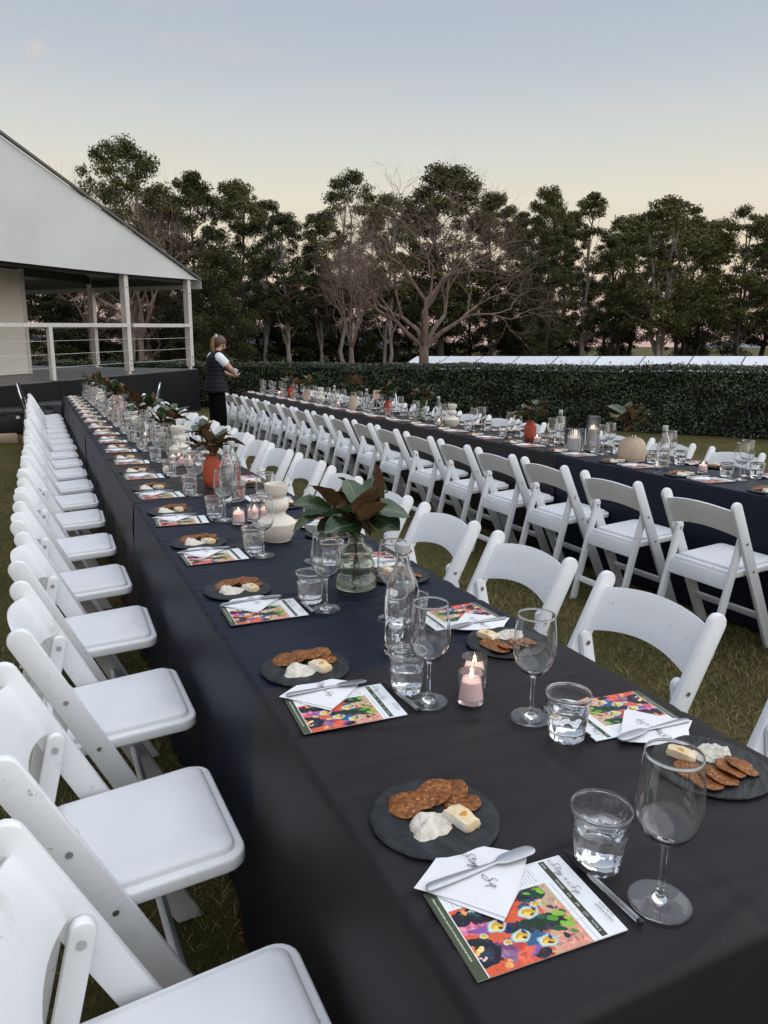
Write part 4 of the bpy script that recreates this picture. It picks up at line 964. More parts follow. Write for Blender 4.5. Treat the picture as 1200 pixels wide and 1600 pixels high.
def bouquet(x, y, ztop, zin, seed, label, n=26, size=1.0, spread=1.0, rot=0.0, up_=0.0):
    rr = random.Random(seed); t_ = thing('magnolia_stems', label, 'foliage', (x, y, ZT+ztop), (0, 0, rot))
    heads = []
    for k in range(3):
        a = 2*math.pi*k/3 + rr.uniform(-.4, .4); h = rr.uniform(0.055, 0.095)*size + up_
        q = Vector((math.cos(a)*0.055*spread, math.sin(a)*0.055*spread, h))
        mb = MB(); pts = spline([(-q.x*0.25, -q.y*0.25, zin-ztop), (0.004*math.cos(a), 0.004*math.sin(a), -0.02), (q.x*0.5, q.y*0.5, h*0.5), tuple(q)], 4)
        mb.tube(pts, 0.0032, 6); heads.append((q, ob('stem', mb.mesh('stem', 'stem', 60), t_)))
    for i in range(n+5):
        hq, stm = heads[i % 3]; a = 2.4*i + rr.uniform(-.5, .5); el_ = R(rr.choice((-12, 4, 16, 28, 40, 54, 68)) + rr.uniform(-8, 8))
        d = Vector((math.cos(a)*math.cos(el_), math.sin(a)*math.cos(el_), math.sin(el_)))
        root = hq + Vector((0, 0, rr.uniform(-0.03, 0.012)*size)) + d*0.006
        side = d.cross(Vector((0,0,1))).normalized(); upn = side.cross(d)
        roll = R(rr.uniform(-35, 35) + (180 if rr.random() < 0.16 else 0))
        s2 = side*math.cos(roll) + upn*math.sin(roll); u3 = s2.cross(d)
        mtx = Matrix((s2, d, u3)).transposed().to_4x4(); mtx.translation = root
        o = ob('leaf', LEAF[rr.randrange(4)], stm); o.matrix_local = mtx @ Matrix.Scale(size*rr.uniform(.82, 1.12), 4)
def vase(name, me, x, y, label, cat='vase', group=None): return tag(ob(name, me, None, (x, y, ZT), (0, 0, rv.uniform(0, 6))), label, cat, group)
SG, HG = 'the stage table', 'the hedge table'
votive(0.384, 1.17, 'lit pink votive, front one of the pair between wine glasses near free end')
votive(0.430, 1.232, 'lit pink votive, rear one of the pair between wine glasses near free end')
bottle(0.368, 1.457, 'clear water bottle with grey cap beside the pair of votives near free end')
vase('rippled_vase', RIP, 0.462, 1.956, 'rippled green glass vase holding magnolia, on first navy cloth from free end')
bouquet(0.462, 1.956, 0.160, 0.012, 4, 'magnolia branches in the rippled green glass vase near the free end', 30, 1.22, 1.15, 0.6)
vase('cream_vase', CRM, 0.415, 2.613, 'empty cream stacked-bulb vase behind the rippled green glass vase on stage table')
votive(0.346, 2.93, 'lit pink votive in the trio behind the cream vase, at outer side'); votive(0.418, 2.968, 'lit pink votive in the trio behind the cream vase, in the middle'); votive(0.468, 2.955, 'lit pink votive in the trio behind the cream vase, at aisle side')
bottle(0.415, 3.40, 'capped water bottle before the first terracotta vase, nearer the free end'); bottle(0.475, 3.56, 'capped water bottle before the first terracotta vase, close against it')
vase('terracotta_vase', TER, 0.436, 3.84, 'terracotta vase with magnolia, first from the free end of stage table')
bouquet(0.436, 3.84, 0.168, 0.07, 14, 'brown backed magnolia leaves in first terracotta vase of the stage table', 20, 1.05, 0.9, 2.2)
for i, (x, y) in enumerate(((0.36, 4.62), (0.41, 4.66), (0.45, 4.60))): votive(x, y, 'lit pink votive in the trio between two magnolia vases on stage table', 'votives between the magnolia vases')
vase('cream_vase', CRM, 0.46, 4.95, 'cream stacked-bulb vase behind the votive trio, second along stage table')
vase('rippled_vase', RIP, 0.47, 5.40, 'rippled green glass vase under dark brown magnolia leaves, stage table')
bouquet(0.47, 5.40, 0.160, 0.012, 23, 'dark brown magnolia cluster in the second rippled vase of stage table', 24, 1.1, 1.0, 1.0)
bottle(0.42, 6.02, 'capped water bottle midway along the stage table'); votive(0.37, 5.95, 'lit votive beside the bottle midway along the stage table')
vase('rippled_vase', RIP, 0.455, 6.75, 'rippled green glass vase under bright green magnolia leaves, stage table')
bouquet(0.455, 6.75, 0.160, 0.012, 31, 'bright green magnolia cluster in third rippled vase of stage table', 22, 1.15, 1.2, 0.2)
vase('cream_vase', CRM, 0.45, 7.35, 'cream stacked-bulb vase third along the stage table'); bottle(0.36, 7.6, 'capped water bottle between third cream vase and second terracotta vase')
vase('terracotta_vase', TER, 0.40, 8.25, 'terracotta vase with magnolia, second from the free end of stage table')
bouquet(0.40, 8.25, 0.168, 0.07, 37, 'green and brown magnolia cluster in second terracotta vase of stage table', 24, 1.2, 1.1, 1.3, 0.03)
votive(0.36, 8.9, 'lit votive just behind the second terracotta vase of stage table'); bottle(0.42, 9.2, 'capped water bottle behind the second terracotta vase of stage table')
vase('rippled_vase', RIP, 0.42, 9.9, 'rippled green glass vase fourth along the stage table'); bouquet(0.42, 9.9, 0.160, 0.012, 41, 'magnolia cluster in the fourth rippled vase of stage table', 22, 1.2, 1.2, 0.5, 0.02)
votive(0.40, 10.5, 'lit votive, the one nearer the rippled vase, by the stage end'); votive(0.35, 10.7, 'lit votive, the one nearer the stage, by the stage end')
vase('cream_vase', CRM, 0.42, 10.95, 'cream stacked-bulb vase fourth along the stage table'); bottle(0.36, 11.2, 'capped water bottle closest to the stage')
vase('terracotta_vase', TER, 0.40, 11.7, 'terracotta vase with magnolia closest to the stage'); bouquet(0.40, 11.7, 0.168, 0.07, 47, 'magnolia cluster in the terracotta vase closest to the stage', 22, 1.2, 1.2, 0.9, 0.03)
# hedge table
votive(3.30, 3.17, 'lit short pink votive alone on the navy cloth of the hedge table'); bottle(3.22, 3.42, 'capped water bottle beside the round tan vase')
vase('tan_vase', TAN, 3.285, 3.76, 'round tan ceramic vase full of dark magnolia leaves on hedge table')
bouquet(3.285, 3.76, 0.158, 0.06, 53, 'dark magnolia leaves standing in the round tan vase', 26, 1.1, 1.0, 2.0, 0.03)
RIBW = lambda r, h: MB().lathe([(0,0.001),(r-0.004,0.0),(r,0.004),(r,h*0.5),(r,h),(r-0.003,h+0.0005),(r-0.004,h),(r-0.004,0.010),(0,0.010)], 160, fn=lambda t_, z, q: q*(1+0.022*math.cos(26*t_)) if q > r-0.002 else q).mesh('glass','smoke_glass',80)
def hurricane(x, y, r, h, wh, label):
    t_ = thing('ribbed_candle_holder', label, 'candle holder', (x, y, ZT))
    place([('glass', RIBW(r, h)), ('candle', waxm(r*0.72, 0.0105, wh, 'wax_white'), None, None, [('wick', WICK, (0, 0, wh-0.001)), ('flame', FLAME, (0, 0, wh+0.002))])], t_)
    ob('candle_light', CLB, t_, (0, 0, wh+0.012))
hurricane(3.235, 4.30, 0.073, 0.165, 0.095, 'short wide ribbed smoky glass holder with lit candle')
hurricane(3.405, 4.30, 0.050, 0.255, 0.155, 'tall narrow ribbed smoky glass holder with lit candle')
bottle(3.43, 4.72, 'capped water bottle between ribbed candle holders and red vase'); votive(3.27, 4.80, 'lit pink votive in front of the red vase by the ribbed candle holders')
vase('terracotta_vase', TER, 3.325, 4.97, 'red terracotta vase with magnolia beside the ribbed candle holders')
bouquet(3.325, 4.97, 0.168, 0.07, 59, 'magnolia leaves in the red vase beside the ribbed candle holders', 20, 1.05, 1.0, 0.4)
vase('cream_vase', CRM, 3.335, 6.27, 'cream stacked-bulb vase between red vase and glass vase on hedge table'); votive(3.24, 6.36, 'lit votive touching the cream vase on the hedge table')
bottle(3.42, 6.70, 'capped water bottle behind the cream vase on the hedge table')
vase('rippled_vase', RIP, 3.42, 7.10, 'rippled glass vase with drooping magnolia on the hedge table'); bouquet(3.42, 7.10, 0.160, 0.012, 61, 'drooping dark magnolia leaves in the hedge table glass vase', 22, 1.2, 1.1, 1.5)
vase('terracotta_vase', TER, 3.37, 7.82, 'red terracotta vase with magnolia beside the pink card on hedge table'); bouquet(3.37, 7.82, 0.168, 0.07, 67, 'magnolia leaves in the red vase beside the pink card', 18, 1.15, 0.9, 1.1)
def tcard(x, y, rz, label):
    t_ = thing('table_card', label, 'sign', (x, y, ZT), (0, 0, rz))
    mb = MB(); mb.box((0, 0, 0.215), (0.085, 0.002, 0.105)); ob('card', mb.mesh('card', 'pink_card', 0), t_)
    mb = MB(); mb.tube([(0,0,0.0),(0,0,0.17)], 0.0025, 6).box((0,0,0.004),(0.06,0.04,0.008)); ob('stand', mb.mesh('stand', 'steel', 40), t_)
tcard(3.36, 8.12, R(-20), 'pink card on a stand behind the red vase, hedge table'); tcard(0.44, 8.62, R(-5), 'pink card on a stand behind the terracotta vase, stage table')
bottle(3.36, 8.42, 'capped water bottle before the slim tan vase, hedge table'); vase('slim_tan_vase', TANS, 3.30, 8.72, 'slim tan vase with tall magnolia on the hedge table')
bouquet(3.30, 8.72, 0.166, 0.06, 71, 'tall green magnolia in the slim tan vase on the hedge table', 22, 1.15, 1.0, 0.2, 0.05)
votive(3.27, 9.15, 'lit votive between slim tan vase and second cream vase, hedge table'); bottle(3.33, 9.45, 'capped water bottle beside second cream vase of hedge table')
vase('cream_vase', CRM, 3.33, 10.0, 'cream stacked-bulb vase second along the hedge table'); vase('slim_tan_vase', TANS, 3.30, 10.5, 'slim tan vase behind the second cream vase on hedge table')
bouquet(3.30, 10.5, 0.166, 0.06, 73, 'magnolia in the slim tan vase behind the second cream vase', 20, 1.1, 1.0, 0.7, 0.02)
vase('terracotta_vase', TER, 3.34, 11.4, 'red vase closest to the woman on the hedge table'); bouquet(3.34, 11.4, 0.168, 0.07, 79, 'magnolia in the red vase closest to the woman', 18, 1.1, 1.0, 0.7)
votive(3.25, 11.75, 'lit votive at the woman\'s end of hedge table, nearer the red vase'); votive(3.34, 11.95, 'lit votive at the woman\'s end of hedge table, past the red vase')

# ------------------------------------------------------------------ stage and marquee
CO = Vector((3.25, 18.45, 0)); dS = Vector((-0.737, -0.676, 0)); nS = Vector((-0.676, 0.737, 0))
def sp_(s_, n_, z): return CO + dS*s_ + nS*n_ + Vector((0, 0, z))
zd = lambda s_: 1.04 - 0.036*s_
def quadmesh(name, pts, mat, thick=None):
    a, b_, c, d = [Vector(p) for p in pts]
    if thick is None: mb = MB(); mb.add([a, b_, c, d], [(0,1,2,3)])
    else:
        n = (b_-a).cross(d-a).normalized()*thick; mb = MB()
        mb.add([a, b_, c, d, a-n, b_-n, c-n, d-n], [(0,1,2,3),(7,6,5,4),(0,4,5,1),(1,5,6,2),(2,6,7,3),(3,7,4,0)])
    return mb.mesh(name, mat, 30)
st = thing('stage', 'low black-skirted stage with grey floor under the white marquee', 'stage')
s1 = 11.0
ob('floor', quadmesh('floor', [sp_(0,0,zd(0)), sp_(s1,0,zd(s1)), sp_(s1,9,zd(s1)), sp_(0,9,zd(0))][::-1], 'stage_floor', 0.04), st)
for k in range(5):
    a, b_ = s1*k/5+0.004, s1*(k+1)/5-0.004
    ob('skirt_panel', quadmesh('skirt_panel', [sp_(a,-0.012,0.0), sp_(b_,-0.012,0.0), sp_(b_,-0.012,zd(b_)-0.012), sp_(a,-0.012,zd(a)-0.012)], 'stage_black', 0.02), st)
ob('skirt_panel', quadmesh('skirt_panel', [sp_(-0.012,9,0), sp_(-0.012,-0.02,0), sp_(-0.012,-0.02,zd(0)-0.012), sp_(-0.012,9,zd(0)-0.012)], 'stage_black', 0.02), st)
mq = thing('marquee', 'white marquee with pitched roof, gable panel, metal posts and handrail on the stage', 'marquee')
ax3 = Matrix((dS, nS, Vector((0,0,1)))).transposed()
def bar(name, s0, n0, z0, s_1, n1, z1, w, h, mat, parent, bev=0.004):
    a, b_ = sp_(s0, n0, z0), sp_(s_1, n1, z1); d = b_-a; L = d.length; x = d.normalized()
    y = Vector((0,0,1)).cross(x); y = nS.copy() if y.length < 0.05 else y.normalized(); z = x.cross(y)
    m3 = Matrix((x, y, z)).transposed(); mb = MB(); mb.box((a+b_)/2, (L, w, h), m3)
    return ob(name, mb.mesh(name, mat, 30, bev, 1), parent)
ev = lambda s_: 3.12 - 0.030*s_
def mpost(s_, n_, top):
    o = bar('post', s_, n_, zd(s_)+0.07, s_, n_, top, 0.145, 0.12, 'alloy', mq)
    mb = MB(); c = sp_(s_, n_, zd(s_)); mb.box(c+Vector((0,0,0.006)), (0.26,0.2,0.012), ax3); mb.tube([c+Vector((0,0,0.01)), c+Vector((0,0,0.075))], 0.05, 12)
    ob('base_foot', mb.mesh('base_foot', 'steel', 40), o)
    for zz in (0.19, 0.29, top-zd(s_)-0.35):
        c2 = sp_(s_, n_, zd(s_)+zz) - nS*0.0735; mb = MB(); mb.tube([c2, c2-nS*0.006], 0.016, 10); ob('bolt', mb.mesh('bolt', 'keder', 40), o)
mpost(0.14, 0.10, 3.16); mpost(2.30, 0.10, 3.12); mpost(0.14, 3.05, 3.25); mpost(0.14, 6.05, 3.25); mpost(7.0, 0.10, 3.0)
apS, apZ = 8.0, 5.95
def slope(s_): return 3.19 + (apZ-3.19)*s_/apS
gp = MB(); n = 14
loww = lambda s_: 3.14 - 0.033*s_ - 0.03*math.sin(min(1, s_/6)*math.pi)
v = []
for i in range(n+1):
    s_ = -0.10 + (apS+0.1)*i/n; v += [tuple(sp_(s_, -0.02 - 0.04*math.sin(math.pi*i/n), loww(max(0, s_)))), tuple(sp_(s_, -0.02, slope(max(-.1, s_))))]
gp.add(v, [(2*i, 2*i+2, 2*i+3, 2*i+1) for i in range(n)])
for i in range(n+1):
    s_ = 2*apS - (-0.10 + (apS+0.1)*i/n); gp.v.append(tuple(sp_(s_, -0.02, 2.9))); gp.v.append(tuple(sp_(s_, -0.02, slope(2*apS-s_))))
gp.f += [(2*(n+1)+2*i, 2*(n+1)+2*i+2, 2*(n+1)+2*i+3, 2*(n+1)+2*i+1) for i in range(n)]
ob('gable_panel', gp.mesh('gable_panel', 'marquee_white', 60), mq)
ob('roof', quadmesh('roof', [sp_(-0.22,0,3.13), sp_(apS,0,apZ+0.02), sp_(apS,9.2,apZ+0.02), sp_(-0.22,9.2,3.13)][::-1], 'marquee_white', 0.02), mq)
ob('roof', quadmesh('roof', [sp_(2*apS+.22,0,3.13), sp_(apS,0,apZ+0.02), sp_(apS,9.2,apZ+0.02), sp_(2*apS+.22,9.2,3.13)], 'marquee_white', 0.02), mq)
bar('gable_edging', -0.22, -0.05, 3.155, apS, -0.05, apZ+0.055, 0.06, 0.05, 'keder', mq)
ob('eave_flap', quadmesh('eave_flap', [sp_(-0.225,-0.04,3.19), sp_(-0.225,9.2,3.19), sp_(-0.26,9.2,2.93), sp_(-0.26,-0.04,2.95)], 'marquee_white', 0.01), mq)
bar('header_beam', 0.14, 0.22, 3.12, 10, 0.22, 2.86, 0.10, 0.14, 'beam_dark', mq)
bar('eave_beam', 0.14, 0.10, 3.10, 0.14, 9, 3.10, 0.10, 0.18, 'beam_dark', mq)
bar('eave_beam', 0.14, 3.05, 3.20, 9.8, 3.05, 3.20, 0.10, 0.20, 'beam_dark', mq)
bar('eave_beam', 0.14, 6.05, 3.10, 9.8, 6.05, 3.10, 0.10, 0.20, 'beam_dark', mq)
rz_ = lambda s_: zd(s_) + 1.035
bar('handrail', 0.20, 0.0, rz_(0.2), 2.22, 0.0, rz_(2.22), 0.06, 0.075, 'alloy', mq); bar('handrail', 2.38, 0.0, rz_(2.38), 9.5, 0.0, rz_(9.5), 0.06, 0.075, 'alloy', mq)
bar('handrail', 0.06, 0.2, rz_(0)-.02, 0.06, 3.0, rz_(0)-.02, 0.06, 0.07, 'alloy', mq); bar('handrail', 0.06, 3.1, rz_(0)-.02, 0.06, 6.0, rz_(0)-.02, 0.06, 0.07, 'alloy', mq)
for s_ in (4.5, 6.6): bar('baluster', s_, 0.0, zd(s_)+0.01, s_, 0.0, rz_(s_)-0.04, 0.085, 0.085, 'alloy', mq)
for zz in (0.25, 0.5, 0.75):
    for (a, b_) in ((0.2, 2.22), (2.38, 9.5)):
        p = [sp_(a, 0.02, zd(a)+zz), sp_((a+b_)/2, 0.02, zd((a+b_)/2)+zz-0.01), sp_(b_, 0.02, zd(b_)+zz)]; mb = MB(); mb.tube(p, 0.005, 6); ob('cable', mb.mesh('cable', 'alloy', 60), mq)
ob('wall_panel', quadmesh('wall_panel', [sp_(3.05,2.27,zd(3.05)+.02), sp_(10,2.27,zd(10)+.02), sp_(10,2.27,3.05), sp_(3.05,2.27,3.12)], 'marquee_wall', 0.06), mq)
bar('wall_post', 3.0, 2.25, zd(3)+.01, 3.0, 2.25, 3.15, 0.09, 0.09, 'alloy', mq)
# tubs and stone by the stage
def tub(x, y, rz, label):
    t_ = thing('storage_tub', label, 'tub', (x, y, gz(x, y)), (0, 0, rz))
    def frus(z0, z1, a0, b0, a1, b1):
        mb = MB(); mb.add([(-a0,-b0,z0),(a0,-b0,z0),(a0,b0,z0),(-a0,b0,z0),(-a1,-b1,z1),(a1,-b1,z1),(a1,b1,z1),(-a1,b1,z1)], [(3,2,1,0),(4,5,6,7),(0,1,5,4),(1,2,6,5),(2,3,7,6),(3,0,4,7)]); return mb
    ob('body', frus(0, 0.34, 0.30, 0.19, 0.325, 0.215).mesh('body', 'tub_black', 30, 0.02), t_)
    ob('lid', frus(0.345, 0.41, 0.345, 0.235, 0.32, 0.21).mesh('lid', 'tub_black', 30, 0.012), t_)
    for s_ in (-1, 1): ob('latch', MB().box((0.15*s_, -0.235, 0.345), (0.12, 0.018, 0.07)).mesh('latch', 'tub_black', 30, 0.005), t_)
    ob('sticker', MB().box((0.08, -0.2105, 0.27), (0.055, 0.004, 0.045)).mesh('sticker', 'sticker', 0), t_)
tub(-0.80, 13.75, R(8), 'black lidded storage tub on grass beside the stone slab'); tub(-0.12, 14.35, R(20), 'black lidded storage tub tucked against the stage behind chairs')
mb = MB(); mb.box((0, 0, 0.06), (0.62, 0.34, 0.13)); o = ob('stone_slab', mb.mesh('stone_slab', 'sandstone', 40, 0.02, 2), None, (-1.02, 13.05, gz(-1.02, 13.05)-0.01), (0, 0, R(4)))
tag(o, 'sandstone slab lying on the grass before the black tubs', 'stone')
# ------------------------------------------------------------------ hedge
HR, HL = Vector((14.2, 4.85, 0)), Vector((-5.2, 32.1, 0)); dH = (HL-HR).normalized(); nH = Vector((-dH.y, dH.x, 0))
if nH.dot(CAM-HR) < 0: nH = -nH
LH = (HL-HR).length
hh = lambda t_: 1.315 - 0.0075*t_ + 0.012*math.sin(t_*1.3) + 0.010*math.sin(t_*3.1)
hg = thing('hedge', 'long clipped dark green hedge running behind the far table', 'hedge')
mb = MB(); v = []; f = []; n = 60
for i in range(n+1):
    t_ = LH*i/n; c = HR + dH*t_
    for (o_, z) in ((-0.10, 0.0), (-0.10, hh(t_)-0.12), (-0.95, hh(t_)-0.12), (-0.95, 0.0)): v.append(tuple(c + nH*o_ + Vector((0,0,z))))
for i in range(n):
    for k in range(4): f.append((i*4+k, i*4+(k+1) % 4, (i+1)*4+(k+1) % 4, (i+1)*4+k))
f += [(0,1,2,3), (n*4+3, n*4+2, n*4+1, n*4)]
mb.add(v, f); ob('branches', mb.mesh('branches', 'hedge_shade_core', 0), hg)  # solid near-black core in place of branches, its colour stands for inner shade
def leafcloud(P, Nrm, size, asp, rg, jitter=0.9):
    """rhombic leaves at P facing roughly Nrm"""
    n = len(P); d = Nrm + rg.normal(0, jitter, (n, 3)); d /= np.linalg.norm(d, axis=1)[:, None]
    a = np.cross(d, rg.normal(0, 1, (n, 3))); a /= np.linalg.norm(a, axis=1)[:, None]; b_ = np.cross(d, a)
    s_ = size*rg.uniform(0.65, 1.3, n)[:, None]
    v = np.stack([P - a*s_*0.5, P + b_*s_*asp*0.5 + d*s_*0.06, P + a*s_*0.5, P - b_*s_*asp*0.5 + d*s_*0.06], 1).reshape(-1, 3)
    return v, np.arange(n*4).reshape(-1, 4)
rg = np.random.default_rng(21)
def hedge_leaves(t0, t1, df, dt, size):
    L = t1-t0; nf = int(L*1.3*df); tt = rg.uniform(t0, t1, nf); zz = rg.uniform(0.01, 1.0, nf)**0.9
    H_ = np.array([hh(q) for q in tt]); z = zz*H_
    lump = 0.035*np.sin(tt*2.7+3*np.sin(z*4)) + 0.025*np.sin(tt*7.3+z*9) + 0.02*np.sin(z*17+tt*3)
    off = lump + rg.uniform(-0.13, 0.02, nf)
    c = np.array(HR)[None] + tt[:, None]*np.array(dH)[None] + off[:, None]*np.array(nH)[None]; c[:, 2] += z
    n1 = np.tile(np.array(nH) + np.array([0, 0, 0.45]), (nf, 1))
    ntp = int(L*1.0*dt); tt = rg.uniform(t0, t1, ntp); o2 = rg.uniform(-1.0, 0.03, ntp); H2 = np.array([hh(q) for q in tt])
    c2 = np.array(HR)[None] + tt[:, None]*np.array(dH)[None] + o2[:, None]*np.array(nH)[None]; c2[:, 2] += H2 + rg.uniform(-0.10, 0.012, ntp) + 0.012*np.sin(tt*6+o2*9)
    n2 = np.tile(np.array([0, 0, 1.0]), (ntp, 1))
    return leafcloud(np.concatenate([c, c2]), np.concatenate([n1, n2]), size, 0.52, rg, 0.75)
vs, fs, o_ = [], [], 0
for (t0, t1, df, dt, size) in ((1.5, 9, 2300, 1500, 0.050), (9, 19, 1700, 1300, 0.055), (19, LH, 900, 800, 0.075)):
    a, b_ = hedge_leaves(t0, t1, df, dt, size); vs.append(a); fs.append(b_+o_); o_ += len(a)
ob('foliage', mesh_np('foliage', np.concatenate(vs), np.concatenate(fs), 'hedge_leaf'), hg)
# bronze new shoots along the top
nsh = 90; P = []
for i in range(nsh):
    t_ = rg.uniform(3.0, 9.5) if i < 60 else rg.uniform(2, 20); b0 = HR + dH*t_ + nH*rg.uniform(-0.6, -0.02); hgt = rg.uniform(0.03, 0.13)
    for k in range(9): P.append((b0.x + rg.normal(0, .018), b0.y + rg.normal(0, .018), hh(t_) - 0.03 + hgt*k/8))
P = np.array(P); a, b_ = leafcloud(P, np.tile([0,0,.6], (len(P), 1)), 0.05, 0.4, rg, 0.9); ob('new_shoots', mesh_np('new_shoots', a, b_, 'hedge_red'), hg)

# long white fabric canopy behind the hedge
cnp = thing('white_canopy', 'long low white fabric canopy in joined panels behind the hedge', 'canopy')
A0, A1 = Vector((17.0, 34.8, 0)), Vector((29.5, 11.6, 0)); dC = (A1-A0).normalized(); nC = Vector((dC.y, -dC.x, 0))
if nC.dot(CAM-A0) > 0: nC = -nC
LC = (A1-A0).length; npn = 13
for i in range(npn):
    a, b_ = A0 + dC*(LC*i/npn+0.03), A0 + dC*(LC*(i+1)/npn-0.03)
    za, zb = 1.33 + 0.25*i/npn, 1.33 + 0.25*(i+1)/npn
    v = []; m_ = 6
    for j in range(m_+1):
        for k in range(m_+1):
            p = a.lerp(b_, k/m_) + nC*(1.5*j/m_); zt_ = (za + (zb-za)*k/m_); sag = -0.05*math.sin(math.pi*k/m_)*math.sin(math.pi*j/m_)
            v.append((p.x, p.y, 0.70 + (zt_-0.70)*(j/m_)**0.8 + sag))
    f = [(j*(m_+1)+k, j*(m_+1)+k+1, (j+1)*(m_+1)+k+1, (j+1)*(m_+1)+k) for j in range(m_) for k in range(m_)]
    mb = MB(); mb.add(v, f); ob('panel', mb.mesh('panel', 'canvas_white', 60), cnp)
for i in range(npn+1):
    c = A0 + dC*(LC*i/npn); zt_ = 1.33 + 0.25*i/npn
    mb = MB(); mb.tube([c, c+Vector((0,0,0.69)), c+nC*0.5+Vector((0,0,0.69+(zt_-.7)*.42)), c+nC*1.5+Vector((0,0,zt_+0.01)), c+nC*1.5+Vector((0,0,0))], 0.022, 6); ob('frame', mb.mesh('frame', 'keder', 60), cnp)

# ------------------------------------------------------------------ trees
def limb(mb, p0, p1, r0, r1, rr, n=6, wob=0.12, seg=5):
    p0, p1 = Vector(p0), Vector(p1); L = (p1-p0).length; pts = []
    for i in range(seg+1):
        t_ = i/seg; q = p0.lerp(p1, t_)
        if 0 < i < seg: q += Vector((rr.gauss(0, wob), rr.gauss(0, wob), rr.gauss(0, wob*.5)))*L*0.25
        q.z += -0.05*L*math.sin(math.pi*t_)*0.5; pts.append(q)
    mb.tube(pts, [r0 + (r1-r0)*(i/seg) for i in range(seg+1)], n, False); return pts
def gum(seed, H, hw, cb, ncl, per, fmat, bmat, leaf=0.19, forks=1, dense=1.0):
    """a gum tree: bent trunk(s), limbs to clumps, leaf-sized faces; cb = crown base as a fraction of H"""
    rr = random.Random(seed); rg_ = np.random.default_rng(seed); mb = MB(); tops = []
    for k in range(forks):
        bx, by = rr.uniform(-.25, .25)*(k > 0)*1.6, rr.uniform(-.25, .25)*(k > 0)
        tx, ty = rr.uniform(-.3, .3)*hw, rr.uniform(-.3, .3)*hw
        pts = [Vector((bx + (tx-bx)*(i/7)**1.3 + rr.gauss(0, .09), by + (ty-by)*(i/7)**1.3 + rr.gauss(0, .09), H*0.88*i/7)) for i in range(8)]
        r0 = 0.016*H*(0.8 if forks > 1 else 1); mb.tube(pts, [r0*(1.25 if i == 0 else 1-0.80*i/7) for i in range(8)], 8, False); tops.append(pts)
    cl = []
    for i in range(int(ncl*1.5)):
        u = rr.random(); z = cb + (1-cb)*u
        prof = (math.sin(math.pi*min(1, max(0.05, (z-cb)/(1-cb)*0.86+0.10)))**0.7)
        a = rr.uniform(0, 6.28); r_ = hw*prof*math.sqrt(rr.uniform(0.05, 1)); cl.append((Vector((r_*math.cos(a), r_*math.sin(a), H*z*0.97)), rr.uniform(0.35, 1.2)*hw*0.215*(1 if dense >= 1 else .9)))
    for i, (c, r_) in enumerate(cl):
        if i % 3 == 0:
            tp = rr.choice(tops); z0 = c.z - rr.uniform(0.10, 0.26)*H; z0 = max(H*0.22, z0); j = min(6, max(0, int(z0/(H*0.88)*7))); q = tp[j].lerp(tp[j+1], 0.5)
            limb(mb, q, c, 0.0045*H*(1-0.5*z0/H), 0.010, rr, 5)
    tr = mb.mesh('trunk', bmat, 60, fix=False)
    P = []
    for (c, r_) in cl:
        m_ = int(1.45*per*(r_/(hw*0.2))**1.6*rr.uniform(.7, 1.3)); g_ = rg_.normal(0, 1, (m_, 3)); g_ /= np.linalg.norm(g_, axis=1)[:, None]
        g_ *= (rg_.uniform(0, 1, m_)**0.55)[:, None]*r_*(1+0.35*rg_.random(m_)[:, None]**3); g_[:, 2] *= 0.66; P.append(g_ + np.array(c)[None])
    P = np.concatenate(P); a, b_ = leafcloud(P, np.tile([0,0,0.7], (len(P), 1)), leaf, 0.36, rg_, 0.9)
    return tr, mesh_np('crown', a, b_, fmat)
def bare(seed, H, hw, levels=6):
    rr = random.Random(seed); mb = MB(); tw = MB()
    def grow(p, d, L, r, lv):
        q = p + d*L; mid = p.lerp(q, 0.5) + Vector((rr.gauss(0, .06), rr.gauss(0, .06), rr.gauss(0, .04)))*L
        (mb if lv > 2 else tw).tube([p, mid, q], [r, r*0.85, r*0.68], 6 if lv > 3 else 4 if lv > 1 else 3, False)
        if lv == 0: return
        for k in range(2 if lv > levels-2 else rr.choice((2, 3, 3))):
            a = Vector((rr.gauss(0, 1), rr.gauss(0, 1), rr.gauss(0, .55))); a = (a - d*a.dot(d)).normalized()
            nd = (d*rr.uniform(0.65, 1.0) + a*rr.uniform(0.45, 0.95) + Vector((0, 0, 0.16 if lv > 2 else 0.0))).normalized()
            st_ = q if k < 2 else p.lerp(q, rr.uniform(.4, .8))
            grow(st_, nd, L*rr.uniform(0.66, 0.92), r*rr.uniform(0.5, 0.66), lv-1)
    h0 = H*0.19; base = [Vector((0,0,0)), Vector((0.04, 0, h0*0.5)), Vector((0.0, 0.02, h0))]
    mb.tube(base, [H*0.030, H*0.024, H*0.022], 8, False)
    for k in range(5):
        a = 2*math.pi*k/5 + rr.uniform(-.4, .4); d = Vector((math.cos(a)*0.85, math.sin(a)*0.85, rr.uniform(0.55, 1.5))).normalized()
        grow(base[2] - Vector((0,0,rr.uniform(0, .2)*h0)), d, H*rr.uniform(0.17, 0.22), H*0.0125, levels-1)
    grow(base[2], Vector((0.05, 0, 1)), H*0.2, H*0.014, levels-1)
    return mb.mesh('trunk', 'bark_bare', 60, fix=False), tw.mesh('twigs', 'bark_bare', 60, fix=False)
